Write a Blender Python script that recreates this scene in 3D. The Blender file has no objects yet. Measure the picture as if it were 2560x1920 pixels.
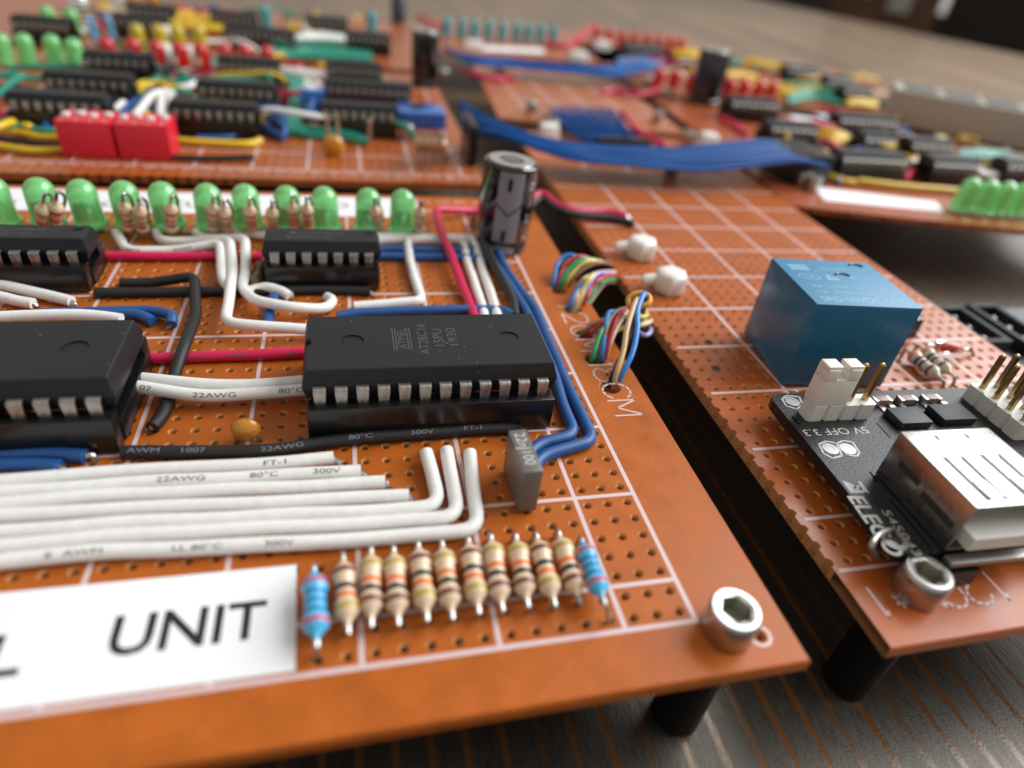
import bpy, bmesh, math, random
from math import sin, cos, pi, radians as rad
from mathutils import Vector, Matrix

# one Blender unit = one hole pitch of the boards (2.54 mm); z = 0 is the top face of the boards
SC = bpy.context.scene
COL = SC.collection
rnd = random.Random(7)

# ------------------------------------------------------------------ camera
cam_data = bpy.data.cameras.new('camera')
cam = bpy.data.objects.new('camera', cam_data)
COL.objects.link(cam)
cam.matrix_world = Matrix(((0.971144, 0.040270, -0.235069, -12.818955), (-0.212405, 0.594278, -0.775705, -12.828451), (0.108459, 0.803251, 0.585683, 21.892934), (0.000000, 0.000000, 0.000000, 1.000000)))
cam_data.sensor_fit = 'HORIZONTAL'
cam_data.sensor_width = 36.0
cam_data.lens = 22.708
cam_data.clip_start = 0.5
cam_data.clip_end = 6000
cam_data.dof.use_dof = True
cam_data.dof.focus_distance = 34.5
cam_data.dof.aperture_fstop = cam_data.lens * 1e-3 / (2 * 0.40)
SC.camera = cam

# ------------------------------------------------------------------ light: daylight from a window on the right, dim room
W = bpy.data.worlds.new('World'); SC.world = W; W.use_nodes = True
bg = W.node_tree.nodes['Background']
bg.inputs['Color'].default_value = (0.47, 0.437, 0.40, 1)
bg.inputs['Strength'].default_value = 1.15
def area(name, az, el, dist, sx, sy, power, col, target=(0, 20, 0)):
    L = bpy.data.lights.new(name, 'AREA'); L.shape = 'RECTANGLE'; L.size = sx; L.size_y = sy
    L.energy = power; L.color = col
    o = bpy.data.objects.new(name, L); COL.objects.link(o)
    a, e = rad(az), rad(el)
    d = Vector((sin(a) * cos(e), cos(a) * cos(e), sin(e)))
    o.location = Vector(target) + d * dist
    o.rotation_euler = (-d).to_track_quat('-Z', 'Y').to_euler()
    return o
area('window_light', 80, 39, 420, 400, 320, 3.3e6, (0.94, 0.975, 1.0))
SC.view_settings.view_transform = 'Standard'
SC.view_settings.look = 'None'
SC.view_settings.exposure = -0.1
SC.view_settings.gamma = 1.0
SC.cycles.use_denoising = True
SC.cycles.max_bounces = 10
SC.cycles.transmission_bounces = 8

# ------------------------------------------------------------------ materials
MATS = {}
def mat(name, col, rough=0.5, metal=0.0, spec=0.5, trans=0.0, coat=0.0, var=0.0, vscale=3.0, bump=0.0, bscale=20.0,
        dust=0.0, dscale=2.2, dcol=(0.4, 0.42, 0.44), sss=0.0, rvar=0.0):
    if name in MATS: return MATS[name]
    m = bpy.data.materials.new(name); m.use_nodes = True
    nt = m.node_tree; N = nt.nodes; L = nt.links
    b = N['Principled BSDF']
    c = (*col, 1)
    b.inputs['Base Color'].default_value = c
    b.inputs['Roughness'].default_value = rough
    b.inputs['Metallic'].default_value = metal
    b.inputs['Specular IOR Level'].default_value = spec
    b.inputs['Transmission Weight'].default_value = trans
    b.inputs['Coat Weight'].default_value = coat
    b.inputs['Coat Roughness'].default_value = 0.08
    if sss:
        b.inputs['Subsurface Weight'].default_value = sss
        b.inputs['Subsurface Radius'].default_value = (0.25, 0.5, 0.25) if col[1] > col[0] else (0.5, 0.3, 0.2)
        b.inputs['Subsurface Scale'].default_value = 0.5
    tc = N.new('ShaderNodeTexCoord')
    out = None
    if var or rvar:
        n = N.new('ShaderNodeTexNoise'); n.inputs['Scale'].default_value = vscale; n.inputs['Detail'].default_value = 6
        L.new(tc.outputs['Object'], n.inputs['Vector'])
        if var:
            mx = N.new('ShaderNodeMix'); mx.data_type = 'RGBA'; mx.blend_type = 'MULTIPLY'
            mx.inputs[0].default_value = 1.0
            rmp = N.new('ShaderNodeMapRange'); rmp.inputs[1].default_value = 0.3; rmp.inputs[2].default_value = 0.7
            rmp.inputs[3].default_value = 1 - var; rmp.inputs[4].default_value = 1 + var
            L.new(n.outputs['Fac'], rmp.inputs[0])
            mx.inputs[6].default_value = c
            L.new(rmp.outputs[0], mx.inputs[7]); out = mx.outputs[2]
        if rvar:
            r2 = N.new('ShaderNodeMapRange'); r2.inputs[1].default_value = 0.3; r2.inputs[2].default_value = 0.7
            r2.inputs[3].default_value = max(0.02, rough - rvar); r2.inputs[4].default_value = rough + rvar
            L.new(n.outputs['Fac'], r2.inputs[0]); L.new(r2.outputs[0], b.inputs['Roughness'])
    if dust:
        v = N.new('ShaderNodeTexVoronoi'); v.inputs['Scale'].default_value = dscale
        L.new(tc.outputs['Object'], v.inputs['Vector'])
        sep = N.new('ShaderNodeSeparateColor'); L.new(v.outputs['Color'], sep.inputs[0])
        th = N.new('ShaderNodeMath'); th.operation = 'MULTIPLY'; th.inputs[1].default_value = 0.15
        pw = N.new('ShaderNodeMath'); pw.operation = 'POWER'; pw.inputs[1].default_value = 3.0
        L.new(sep.outputs[0], pw.inputs[0]); L.new(pw.outputs[0], th.inputs[0])
        lt = N.new('ShaderNodeMath'); lt.operation = 'LESS_THAN'
        L.new(v.outputs['Distance'], lt.inputs[0]); L.new(th.outputs[0], lt.inputs[1])
        n2 = N.new('ShaderNodeTexNoise'); n2.inputs['Scale'].default_value = 26; n2.inputs['Detail'].default_value = 3
        L.new(tc.outputs['Object'], n2.inputs['Vector'])
        r3 = N.new('ShaderNodeMapRange'); r3.inputs[1].default_value = 0.6; r3.inputs[2].default_value = 0.8
        r3.inputs[3].default_value = 0; r3.inputs[4].default_value = 0.35
        L.new(n2.outputs['Fac'], r3.inputs[0])
        mm = N.new('ShaderNodeMath'); mm.operation = 'MAXIMUM'; L.new(lt.outputs[0], mm.inputs[0]); L.new(r3.outputs[0], mm.inputs[1])
        ms = N.new('ShaderNodeMath'); ms.operation = 'MULTIPLY'; ms.inputs[1].default_value = dust; L.new(mm.outputs[0], ms.inputs[0])
        mx = N.new('ShaderNodeMix'); mx.data_type = 'RGBA'
        L.new(ms.outputs[0], mx.inputs[0])
        if out: L.new(out, mx.inputs[6])
        else: mx.inputs[6].default_value = c
        mx.inputs[7].default_value = (*dcol, 1)
        out = mx.outputs[2]
    if out: L.new(out, b.inputs['Base Color'])
    if bump:
        n = N.new('ShaderNodeTexNoise'); n.inputs['Scale'].default_value = bscale; n.inputs['Detail'].default_value = 4
        L.new(tc.outputs['Object'], n.inputs['Vector'])
        bp = N.new('ShaderNodeBump'); bp.inputs['Strength'].default_value = bump; bp.inputs['Distance'].default_value = 0.05
        L.new(n.outputs['Fac'], bp.inputs['Height']); L.new(bp.outputs[0], b.inputs['Normal'])
    MATS[name] = m
    return m

def far_board_mat(name, col):
    """the same board where the holes are too small to tell apart: their dots are drawn by the material"""
    m = mat(name, col, 0.3, var=0.12, vscale=0.5, bump=0.05, bscale=8)
    nt = m.node_tree; N = nt.nodes; L = nt.links; b = N['Principled BSDF']
    tc = N.new('ShaderNodeTexCoord')
    fr = N.new('ShaderNodeVectorMath'); fr.operation = 'FRACTION'; L.new(tc.outputs['Object'], fr.inputs[0])
    su = N.new('ShaderNodeVectorMath'); su.operation = 'SUBTRACT'; su.inputs[1].default_value = (0.5, 0.5, 0); L.new(fr.outputs[0], su.inputs[0])
    mu = N.new('ShaderNodeVectorMath'); mu.operation = 'MULTIPLY'; mu.inputs[1].default_value = (1, 1, 0); L.new(su.outputs[0], mu.inputs[0])
    le = N.new('ShaderNodeVectorMath'); le.operation = 'LENGTH'; L.new(mu.outputs[0], le.inputs[0])
    lt = N.new('ShaderNodeMath'); lt.operation = 'LESS_THAN'; lt.inputs[1].default_value = 0.2; L.new(le.outputs['Value'], lt.inputs[0])
    mx = N.new('ShaderNodeMix'); mx.data_type = 'RGBA'
    old = b.inputs['Base Color'].links[0].from_socket
    L.new(lt.outputs[0], mx.inputs[0]); L.new(old, mx.inputs[6]); mx.inputs[7].default_value = (col[0] * .35, col[1] * .35, col[2] * .35, 1)
    L.new(mx.outputs[2], b.inputs['Base Color'])
    return m

PCB_A = lambda: mat('board_orange', (0.41, 0.098, 0.010), 0.38, spec=0.26, var=0.14, vscale=0.6, dust=0.55, dscale=5.5, dcol=(0.70, 0.48, 0.33), bump=0.06, bscale=9, rvar=0.08)
PCB_B = lambda: mat('board_russet', (0.38, 0.086, 0.014), 0.32, spec=0.35, var=0.10, vscale=0.35, dust=0.5, dscale=5.5, dcol=(0.60, 0.38, 0.28), bump=0.06, bscale=9, rvar=0.08)
RAW = lambda: mat('board_cut_fibre', (0.50, 0.22, 0.07), 0.7, var=0.25, vscale=14)
PRINT = lambda: mat('white_print', (0.64, 0.49, 0.49), 0.5)
BLACK = lambda: mat('chip_black', (0.0085, 0.0098, 0.0125), 0.46, spec=.38, dust=0.55, dscale=2.3, dcol=(0.13, 0.14, 0.15), bump=0.25, bscale=30)
SOCK = lambda: mat('socket_black', (0.006, 0.006, 0.0065), 0.28, dust=0.25, dscale=2.0, dcol=(0.08, 0.08, 0.08))
TIN = lambda: mat('tinned_metal', (0.40, 0.375, 0.345), 0.4, metal=1.0, var=0.25, vscale=5, rvar=0.1)
SILV = lambda: mat('bright_steel', (0.50, 0.495, 0.48), 0.33, metal=1.0, rvar=0.06)
MARK = lambda: mat('laser_marking', (0.06, 0.064, 0.068), 0.6)
WIRE = {
 'white': lambda: mat('white_insulation', (0.77, 0.76, 0.735), 0.4, bump=0.08, bscale=5, var=0.05, vscale=2.5, dust=0.35, dscale=3.5, dcol=(0.35, 0.31, 0.27), rvar=.08),
 'red': lambda: mat('crimson_insulation', (0.60, 0.008, 0.075), 0.36, bump=0.04, bscale=6),
 'black': lambda: mat('black_insulation', (0.010, 0.010, 0.011), 0.5, bump=0.5, bscale=16, dust=0.5, dscale=5, dcol=(0.09, 0.09, 0.09)),
 'blue': lambda: mat('blue_insulation', (0.011, 0.078, 0.255), 0.45, bump=0.05, bscale=6, dust=0.3, dscale=6, dcol=(0.2, 0.35, 0.65)),
 'yellow': lambda: mat('yellow_insulation', (0.70, 0.46, 0.02), 0.36),
 'green': lambda: mat('teal_insulation', (0.012, 0.25, 0.17), 0.36),
}
STR = {
 'blue': lambda: mat('strand_blue', (0.03, 0.22, 0.62), 0.25), 'red': lambda: mat('strand_red', (0.50, 0.03, 0.04), 0.25),
 'green': lambda: mat('strand_green', (0.02, 0.32, 0.13), 0.25), 'yellow': lambda: mat('strand_yellow', (0.68, 0.55, 0.14), 0.25),
 'brown': lambda: mat('strand_brown', (0.26, 0.13, 0.07), 0.25), 'black': lambda: mat('strand_black', (0.012, 0.012, 0.014), 0.25),
 'cream': lambda: mat('strand_cream', (0.75, 0.58, 0.40), 0.25), 'violet': lambda: mat('strand_violet', (0.42, 0.36, 0.72), 0.25),
 'orange': lambda: mat('strand_orange', (0.70, 0.34, 0.05), 0.25), 'tan': lambda: mat('strand_tan', (0.60, 0.38, 0.18), 0.25),
}
LEDM = {
 'green': lambda: mat('green_lens', (0.32, 0.92, 0.36), 0.17, trans=0.52, coat=0.6, sss=0.8),
 'yellow': lambda: mat('yellow_lens', (0.72, 0.56, 0.02), 0.16, trans=0.4, coat=0.5),
 'red': lambda: mat('red_lens', (0.75, 0.02, 0.02), 0.16, trans=0.4, coat=0.5),
 'cyan': lambda: mat('turquoise_lens', (0.06, 0.42, 0.46), 0.16, trans=0.4, coat=0.5),
 'orange': lambda: mat('amber_lens', (0.75, 0.30, 0.03), 0.16, trans=0.4, coat=0.5),
}

# ------------------------------------------------------------------ mesh builder
def frame(axis, up=Vector((0, 0, 1))):
    z = Vector(axis).normalized()
    x = up.cross(z)
    if x.length < 1e-4: x = Vector((1, 0, 0)) if abs(z.x) < .9 else Vector((0, 1, 0))
    x.normalize(); y = z.cross(x)
    return Matrix((x, y, z)).transposed().to_4x4()

class MB:
    def __init__(s): s.v = []; s.f = []; s.m = []; s.cut = []
    def brk(s):
        if not s.cut or s.cut[-1] != (len(s.v), len(s.f)): s.cut.append((len(s.v), len(s.f)))
    def add(s, vs, fs, mi=0, M=None):
        o = len(s.v)
        s.v += [tuple(M @ Vector(v)) if M else tuple(v) for v in vs]
        s.f += [tuple(i + o for i in f) for f in fs]
        s.m += [mi] * len(fs) if isinstance(mi, int) else list(mi)
    def box(s, c, d, mi=0, bev=0.0, M=None, taper=1.0):
        x, y, z = d[0] / 2, d[1] / 2, d[2] / 2
        if not bev:
            t = taper
            vs = [(-x, -y, -z), (x, -y, -z), (x, y, -z), (-x, y, -z), (-x * t, -y * t, z), (x * t, -y * t, z), (x * t, y * t, z), (-x * t, y * t, z)]
            fs = [(3, 2, 1, 0), (4, 5, 6, 7), (0, 1, 5, 4), (1, 2, 6, 5), (2, 3, 7, 6), (3, 0, 4, 7)]
        else:
            bm = bmesh.new(); bmesh.ops.create_cube(bm, size=1)
            for v in bm.verts:
                k = taper if v.co.z > 0 else 1
                v.co = Vector((v.co.x * d[0] * k, v.co.y * d[1] * k, v.co.z * d[2]))
            bmesh.ops.bevel(bm, geom=bm.edges[:], offset=bev, segments=2, profile=0.6, affect='EDGES')
            bm.verts.index_update()
            vs = [v.co[:] for v in bm.verts]; fs = [[v.index for v in f.verts] for f in bm.faces]; bm.free()
        T = Matrix.Translation(c)
        s.add(vs, fs, mi, M @ T if M else T)
    def prism(s, poly, z0, z1, mi=0, M=None):
        n = len(poly)
        vs = [(p[0], p[1], z0) for p in poly] + [(p[0], p[1], z1) for p in poly]
        fs = [tuple(range(n))[::-1], tuple(range(n, 2 * n))] + [(i, (i + 1) % n, n + (i + 1) % n, n + i) for i in range(n)]
        s.add(vs, fs, mi, M)
    def lathe(s, prof, seg=16, mi=0, M=None, mis=None, cap=True):
        vs = []; fs = []; ms = []
        for r, z in prof:
            vs += [(r * cos(2 * pi * i / seg), r * sin(2 * pi * i / seg), z) for i in range(seg)]
        for k in range(len(prof) - 1):
            for i in range(seg):
                a = k * seg + i; b = k * seg + (i + 1) % seg
                fs.append((a, b, b + seg, a + seg)); ms.append(mis[k] if mis else mi)
        if cap:
            fs.append(tuple(range(seg))[::-1]); ms.append(mis[0] if mis else mi)
            o = (len(prof) - 1) * seg
            fs.append(tuple(range(o, o + seg))); ms.append(mis[-1] if mis else mi)
        s.add(vs, fs, ms, M)
    def tube(s, pts, r, seg=10, mi=0, cap=True):
        P = [Vector(p) for p in pts]; n = len(P)
        vs = []; fs = []
        t0 = (P[1] - P[0]).normalized()
        u = Vector((0, 0, 1)) if abs(t0.z) < .9 else Vector((0, 1, 0))
        nrm = (u - t0 * u.dot(t0)).normalized()
        for k in range(n):
            t = (P[min(k + 1, n - 1)] - P[max(k - 1, 0)]).normalized()
            nrm = (nrm - t * nrm.dot(t)).normalized(); bn = t.cross(nrm)
            rr = r[k] if isinstance(r, (list, tuple)) else r
            vs += [tuple(P[k] + (nrm * cos(2 * pi * i / seg) + bn * sin(2 * pi * i / seg)) * rr) for i in range(seg)]
        for k in range(n - 1):
            for i in range(seg):
                a = k * seg + i; b = k * seg + (i + 1) % seg
                fs.append((a, b, b + seg, a + seg))
        if cap:
            fs.append(tuple(range(seg))[::-1]); fs.append(tuple(range((n - 1) * seg, n * seg)))
        s.add(vs, fs, mi)
    def mesh(s, name, mats, smooth=40):
        me = bpy.data.meshes.new(name); me.from_pydata(s.v, [], s.f)
        for m in mats: me.materials.append(m)
        me.polygons.foreach_set('material_index', s.m)
        if smooth:
            me.polygons.foreach_set('use_smooth', [True] * len(s.f)); me.set_sharp_from_angle(angle=rad(smooth))
        me.update(); return me

def link(name, me, parent=None, loc=(0, 0, 0), rotz=0.0):
    o = bpy.data.objects.new(name, me); COL.objects.link(o)
    o.location = loc
    if rotz: o.rotation_euler = (0, 0, rotz)
    if parent: o.parent = parent
    return o
def tag(o, label, cat, group=None):
    o['label'] = label; o['category'] = cat
    if group: o['group'] = group
    return o
def thing(name, label, cat, loc, rotz=0.0, group=None):
    return tag(link(name, None, None, loc, rotz), label, cat, group)
def part(name, mb, mats, parent, smooth=40, loc=(0, 0, 0)):
    if not isinstance(mats, (list, tuple)): mats = [mats]
    if len(mb.cut) > 1:                                  # several words: each one an object
        ends = mb.cut[1:] + [(len(mb.v), len(mb.f))]; o = None
        for (v0, f0), (v1, f1) in zip([(0, 0)] + mb.cut[1:], ends):
            if f1 == f0: continue
            q = MB(); q.v = mb.v[v0:v1]; q.f = [tuple(i - v0 for i in f) for f in mb.f[f0:f1]]; q.m = mb.m[f0:f1]
            o = link(name, q.mesh(name, mats, smooth), parent, loc)
        return o
    return link(name, mb.mesh(name, mats, smooth), parent, loc)

# ------------------------------------------------------------------ lettering
TXT = {}
def text_geo(s, bold=0.0, fine=False):
    key = (s, bold, fine)
    if key in TXT: return TXT[key]
    cu = bpy.data.curves.new('t', 'FONT'); cu.body = s; cu.size = 1.0; cu.resolution_u = 3; cu.offset = bold
    ob = bpy.data.objects.new('t', cu)
    me = ob.to_mesh()
    vs = [v.co[:] for v in me.vertices]; fs = [tuple(p.vertices) for p in me.polygons]
    ob.to_mesh_clear(); bpy.data.objects.remove(ob); bpy.data.curves.remove(cu)
    if vs:
        x0 = min(v[0] for v in vs); x1 = max(v[0] for v in vs)
        vs = [(v[0] - x0, v[1], 0) for v in vs]; w = x1 - x0
    else: w = 0
    if fine and vs:                                      # slice so that the letters can bend round a wire
        bm = bmesh.new(); bv = [bm.verts.new(v) for v in vs]
        for f in fs:
            try: bm.faces.new([bv[i] for i in f])
            except ValueError: pass
        for k in range(1, 8): bmesh.ops.bisect_plane(bm, geom=bm.verts[:] + bm.edges[:] + bm.faces[:], plane_co=(0, k * .1 - .02, 0), plane_no=(0, 1, 0))
        bm.verts.index_update(); vs = [v.co[:] for v in bm.verts]; fs = [tuple(v.index for v in f.verts) for f in bm.faces]; bm.free()
    TXT[key] = (vs, fs, w); return TXT[key]
def flat_text(mb, s, org, width=None, height=0.7, rotz=0.0, z=0.004, mi=0, M=None, shear=0.0, bold=0.0):
    """s with the middle of its baseline-to-cap box at org; height = capital height; width = total width"""
    mb.brk()
    vs, fs, w = text_geo(s, bold); k = height / 0.69; kx = width / w if width else k
    R = Matrix.Translation((org[0], org[1], org[2] + z if len(org) > 2 else z)) @ Matrix.Rotation(rotz, 4, 'Z')
    if M: R = M @ R
    mb.add([((v[0] - w / 2) * kx + shear * v[1], (v[1] - 0.345) * k, 0) for v in vs], fs, mi, R)

STROKE = {'1': [[(-.15, .3), (0, .5), (0, -.5)]], '2': [[(-.5, .25), (-.4, .42), (-.15, .5), (.15, .5), (.42, .4), (.5, .2), (.4, 0), (-.5, -.5), (.5, -.5)]],
 'C': [[(.5, .28), (.3, .45), (0, .5), (-.3, .42), (-.5, .15), (-.5, -.15), (-.3, -.42), (0, -.5), (.3, -.45), (.5, -.28)]], 'M': [[(-.5, -.5), (-.5, .5), (0, -.3), (.5, .5), (.5, -.5)]],
 '*': [[(0, .25), (0, -.25)], [(-.22, .13), (.22, -.13)], [(.22, .13), (-.22, -.13)]],
 '8': [[(.45 * cos(2 * pi * i / 14), .24 + .25 * sin(2 * pi * i / 14)) for i in range(15)], [(.5 * cos(2 * pi * i / 14), -.25 + .25 * sin(2 * pi * i / 14)) for i in range(15)]]}
def thin_text(mb, s, org, width, height, rotz, t=.11):
    mb.brk()
    R = Matrix.Translation((org[0], org[1], org[2] + .006)) @ Matrix.Rotation(rotz, 4, 'Z')
    for line in STROKE[s]:
        P = [Vector((x * (width or 1.0), y * height, 0)) for x, y in line]
        for a, b in zip(P, P[1:]):
            d = (b - a).normalized(); n = Vector((-d.y, d.x, 0)) * t / 2; e = d * t * .35
            mb.add([a - n - e, b - n + e, b + n + e, a + n - e], [(0, 1, 2, 3)], 0, R)

def fillet(pts, d=0.8, n=5):
    P = [Vector(p) for p in pts]; out = [P[0]]
    for i in range(1, len(P) - 1):
        a, b, c = P[i - 1], P[i], P[i + 1]
        da = min(d, (a - b).length * .45); dc = min(d, (c - b).length * .45)
        p0 = b + (a - b).normalized() * da; p2 = b + (c - b).normalized() * dc
        for k in range(n + 1):
            t = k / n; out.append(p0 * (1 - t) ** 2 + b * 2 * t * (1 - t) + p2 * t * t)
    out.append(P[-1]); return out
def spline(pts, n=6):
    P = [Vector(p) for p in pts]
    if len(P) < 3: return P
    Q = [P[0] * 2 - P[1]] + P + [P[-1] * 2 - P[-2]]; out = []
    for i in range(1, len(Q) - 2):
        for k in range(n):
            t = k / n; a, b, c, d = Q[i - 1:i + 3]
            out.append(0.5 * ((2 * b) + (c - a) * t + (2 * a - 5 * b + 4 * c - d) * t * t + (3 * b - a - 3 * c + d) * t ** 3))
    out.append(P[-1]); return out
def path_text(mb, path, r, s, s0, size, phi, stretch=1.75):
    size *= .8
    """lettering wrapped on a round wire: starts s0 along the path, phi degrees down from the top on the right-hand side"""
    vs, fs, w = text_geo(s, 0, True)
    cum = [0.0]
    for a, b in zip(path, path[1:]): cum.append(cum[-1] + (b - a).length)
    if s0 + w * size * stretch > cum[-1] - .2: return
    mb.brk()
    out = []
    for v in vs:
        q = s0 + v[0] * size * stretch
        k = 0
        while k < len(cum) - 2 and cum[k + 1] < q: k += 1
        t = (path[k + 1] - path[k]).normalized(); p = path[k] + t * (q - cum[k])
        side = t.cross(Vector((0, 0, 1))).normalized(); up = side.cross(t)
        ph = rad(phi) - (v[1] - .35) * size / r
        out.append(p + (up * cos(ph) + side * sin(ph)) * (r + 0.012))
    mb.add(out, fs)

def wobble(path, amp=0.022):
    """hand laid: long straight runs get slight uneven waves"""
    Q = [path[0]]
    for a, b in zip(path, path[1:]):
        n = max(1, int((b - a).length / 0.9))
        Q += [a + (b - a) * (i / n) for i in range(1, n + 1)]
    p1, p2, k1, k2 = rnd.uniform(0, 6), rnd.uniform(0, 6), rnd.uniform(.7, 1.2), rnd.uniform(.5, .9)
    d = 0.0; out = [Q[0]]
    for a, b in zip(Q, Q[1:]):
        d += (b - a).length; t = (b - a); side = Vector((-t.y, t.x, 0))
        if side.length > 1e-6: side.normalize()
        out.append(b + side * amp * sin(d * k1 + p1) + Vector((0, 0, amp * .8 * sin(d * k2 + p2))))
    return out
WR = 0.325
def wire(pts, col, label, r=WR, bend=0.8, curve=False, bare0=None, bare1=None, text=None, group=None, seg=12, cat='wire'):
    """one insulated wire; bare0 / bare1 = points of the stripped end that carries on from the first / last point"""
    path = wobble(spline(pts) if curve else fillet(pts, bend))
    o = path[0].copy()
    mb = MB(); mb.tube([p - o for p in path], r, seg)
    w = link('hookup_wire', mb.mesh('hookup_wire', [WIRE[col]()], 50), None, o)
    tag(w, label, cat, group)
    for bare, end in ((bare0, path[0]), (bare1, path[-1])):
        if bare:
            b = MB(); b.tube([p - o for p in spline([end] + [Vector(q) for q in bare], 4)], r * 0.42, 8)
            part('bare_end', b, SILV(), w)
    if text:
        t = MB(); q = [p - o for p in path]
        for (s, s0, size, phi) in text: path_text(t, q, r, s, s0, size, phi)
        if t.f: part('printed_text', t, mat('wire_print_pale', (0.20, 0.215, 0.23), .6) if col in ('black', 'blue') else mat('wire_print_dark', (0.13, 0.12, 0.11), .6), w, smooth=0)
    return w

# ------------------------------------------------------------------ boards
def perfboard(name, label, x0, x1, y0, y1, hx, hy, m, th=0.62, half_left=False, mholes=()):
    """hx, hy = (first, last) hole centres; real drilled holes with a countersunk rim"""
    root = thing(name, label, 'circuit board', (0, 0, 0))
    mb = MB()
    nx = int(round(hx[1] - hx[0])) + 1; ny = int(round(hy[1] - hy[0])) + 1
    dirs = [(1, 0), (1, 1), (0, 1), (-1, 1), (-1, 0), (-1, -1), (0, -1), (1, -1)]
    ang = [(cos(pi / 4 * i), sin(pi / 4 * i)) for i in range(8)]
    gx0, gx1, gy0, gy1 = hx[0] - .5, hx[1] + .5, hy[0] - .5, hy[1] + .5
    for i in range(nx):
        for j in range(ny):
            cx, cy = hx[0] + i, hy[0] + j
            vs = [(cx + dx * .5, cy + dy * .5, 0) for dx, dy in dirs]
            vs += [(cx + a * .235, cy + b * .235, 0) for a, b in ang]
            vs += [(cx + a * .165, cy + b * .165, -.09) for a, b in ang]
            vs += [(cx + a * .165, cy + b * .165, -th) for a, b in ang]
            fs = []; ms = []
            for k in range(8):
                q = (k + 1) % 8
                fs += [(k, q, q + 8, k + 8), (k + 8, q + 8, q + 16, k + 16), (k + 16, q + 16, q + 24, k + 24)]; ms += [0, 1, 1]
            mb.add(vs, fs, ms)
    if half_left:
        hs = [(cos(a), sin(a)) for a in (pi / 2, pi / 4, 0, -pi / 4, -pi / 2)]
        for j in range(ny):
            cx, cy = hx[0] - 1, hy[0] + j
            jit = rnd.uniform(-.012, .012)
            e = [(cx + jit, cy + .5), (cx + .5, cy + .5), (cx + .5, cy), (cx + .5, cy - .5), (cx + jit, cy - .5)]
            n = 5
            vs = [(p[0], p[1], 0) for p in e] + [(cx + a * .235 + (jit if abs(a) < .1 else 0), cy + b * .235, 0) for a, b in hs]
            vs += [(v[0], v[1], -th) for v in vs[:10]]
            fs = [(k, k + 5, k + 6, k + 1) for k in range(4)] + [(k + 5, k + 15, k + 16, k + 6) for k in range(4)] + [(0, 10, 15, 5), (4, 9, 19, 14)]
            mb.add(vs, fs, [0] * 4 + [1] * 6)
        gx0 = x0 = hx[0] - .5 - .5
    def quad(a, b, c, d, z=0, mi=0):
        if c - a > 1e-6 and d - b > 1e-6: mb.add([(a, b, z), (c, b, z), (c, d, z), (a, d, z)], [(0, 1, 2, 3)], mi)
    if not half_left: quad(x0, y0, gx0, y1)
    yy = y0
    for (cx, cy, r) in sorted(mholes, key=lambda h: h[1]):
        s = r + .22
        quad(gx1, yy, x1, cy - s); quad(gx1, cy - s, cx - s, cy + s); quad(cx + s, cy - s, x1, cy + s); yy = cy + s
        an = [2 * pi * i / 24 for i in range(24)]
        vs = []
        for a in an:
            k = s / max(abs(cos(a)), abs(sin(a))); vs.append((cx + cos(a) * k, cy + sin(a) * k, 0))
        jr = [r + rnd.uniform(-.02, .035) for a in an]
        vs += [(cx + cos(a) * q, cy + sin(a) * q, 0) for a, q in zip(an, jr)] + [(cx + cos(a) * (q - .06), cy + sin(a) * (q - .06), -.05) for a, q in zip(an, jr)] + [(cx + cos(a) * (r - .06), cy + sin(a) * (r - .06), -th) for a in an]
        fs = []
        for i in range(24):
            q = (i + 1) % 24; fs += [(i, q, q + 24, i + 24), (i + 24, q + 24, q + 48, i + 48), (i + 48, q + 48, q + 72, i + 72)]
        mb.add(vs, fs, [0, 1, 1] * 24)
    quad(gx1, yy, x1, y1)
    quad(gx0, y0, gx1, gy0); quad(gx0, gy1, gx1, y1)
    # rounded-over edges and underside
    e = 0.07
    ring0 = [(x0, y0, 0), (x1, y0, 0), (x1, y1, 0), (x0, y1, 0)]
    ring1 = [(x0 - e, y0 - e, -e), (x1 + e, y0 - e, -e), (x1 + e, y1 + e, -e), (x0 - e, y1 + e, -e)]
    ring2 = [(a, b, -th) for a, b, c in ring1]
    sides = [(0, 1, 5, 4), (1, 2, 6, 5), (2, 3, 7, 6)] + ([] if half_left else [(3, 0, 4, 7)])
    sides2 = [tuple(i + 4 for i in f) for f in sides]
    mb.add(ring0 + ring1 + ring2, [f[::-1] for f in sides + sides2] + [(11, 10, 9, 8)], [0] * len(sides) * 2 + [2])
    part('drilled_panel', mb, [m, RAW(), mat('solder_side', (0.30, 0.13, 0.05), 0.6)], root, smooth=0)
    return root

def strips(root, segs, w=0.2, z=0.004, name='printed_grid'):
    mb = MB()
    for (a, b, c, d) in segs:
        if abs(a - c) < 1e-6: mb.add([(a - w / 2, b, z), (a + w / 2, b, z), (a + w / 2, d, z), (a - w / 2, d, z)], [(0, 1, 2, 3)])
        else: mb.add([(a, b - w / 2, z + .002), (c, b - w / 2, z + .002), (c, b + w / 2, z + .002), (a, b + w / 2, z + .002)], [(0, 1, 2, 3)])
    return part(name, mb, PRINT(), root, smooth=0)

def far_board(name, label, poly, m, lines=None, th=0.62):
    root = thing(name, label, 'circuit board', (0, 0, 0))
    mb = MB(); mb.prism(poly, -th, 0)
    part('panel', mb, m, root, smooth=0)
    if lines: strips(root, lines)
    return root

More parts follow.
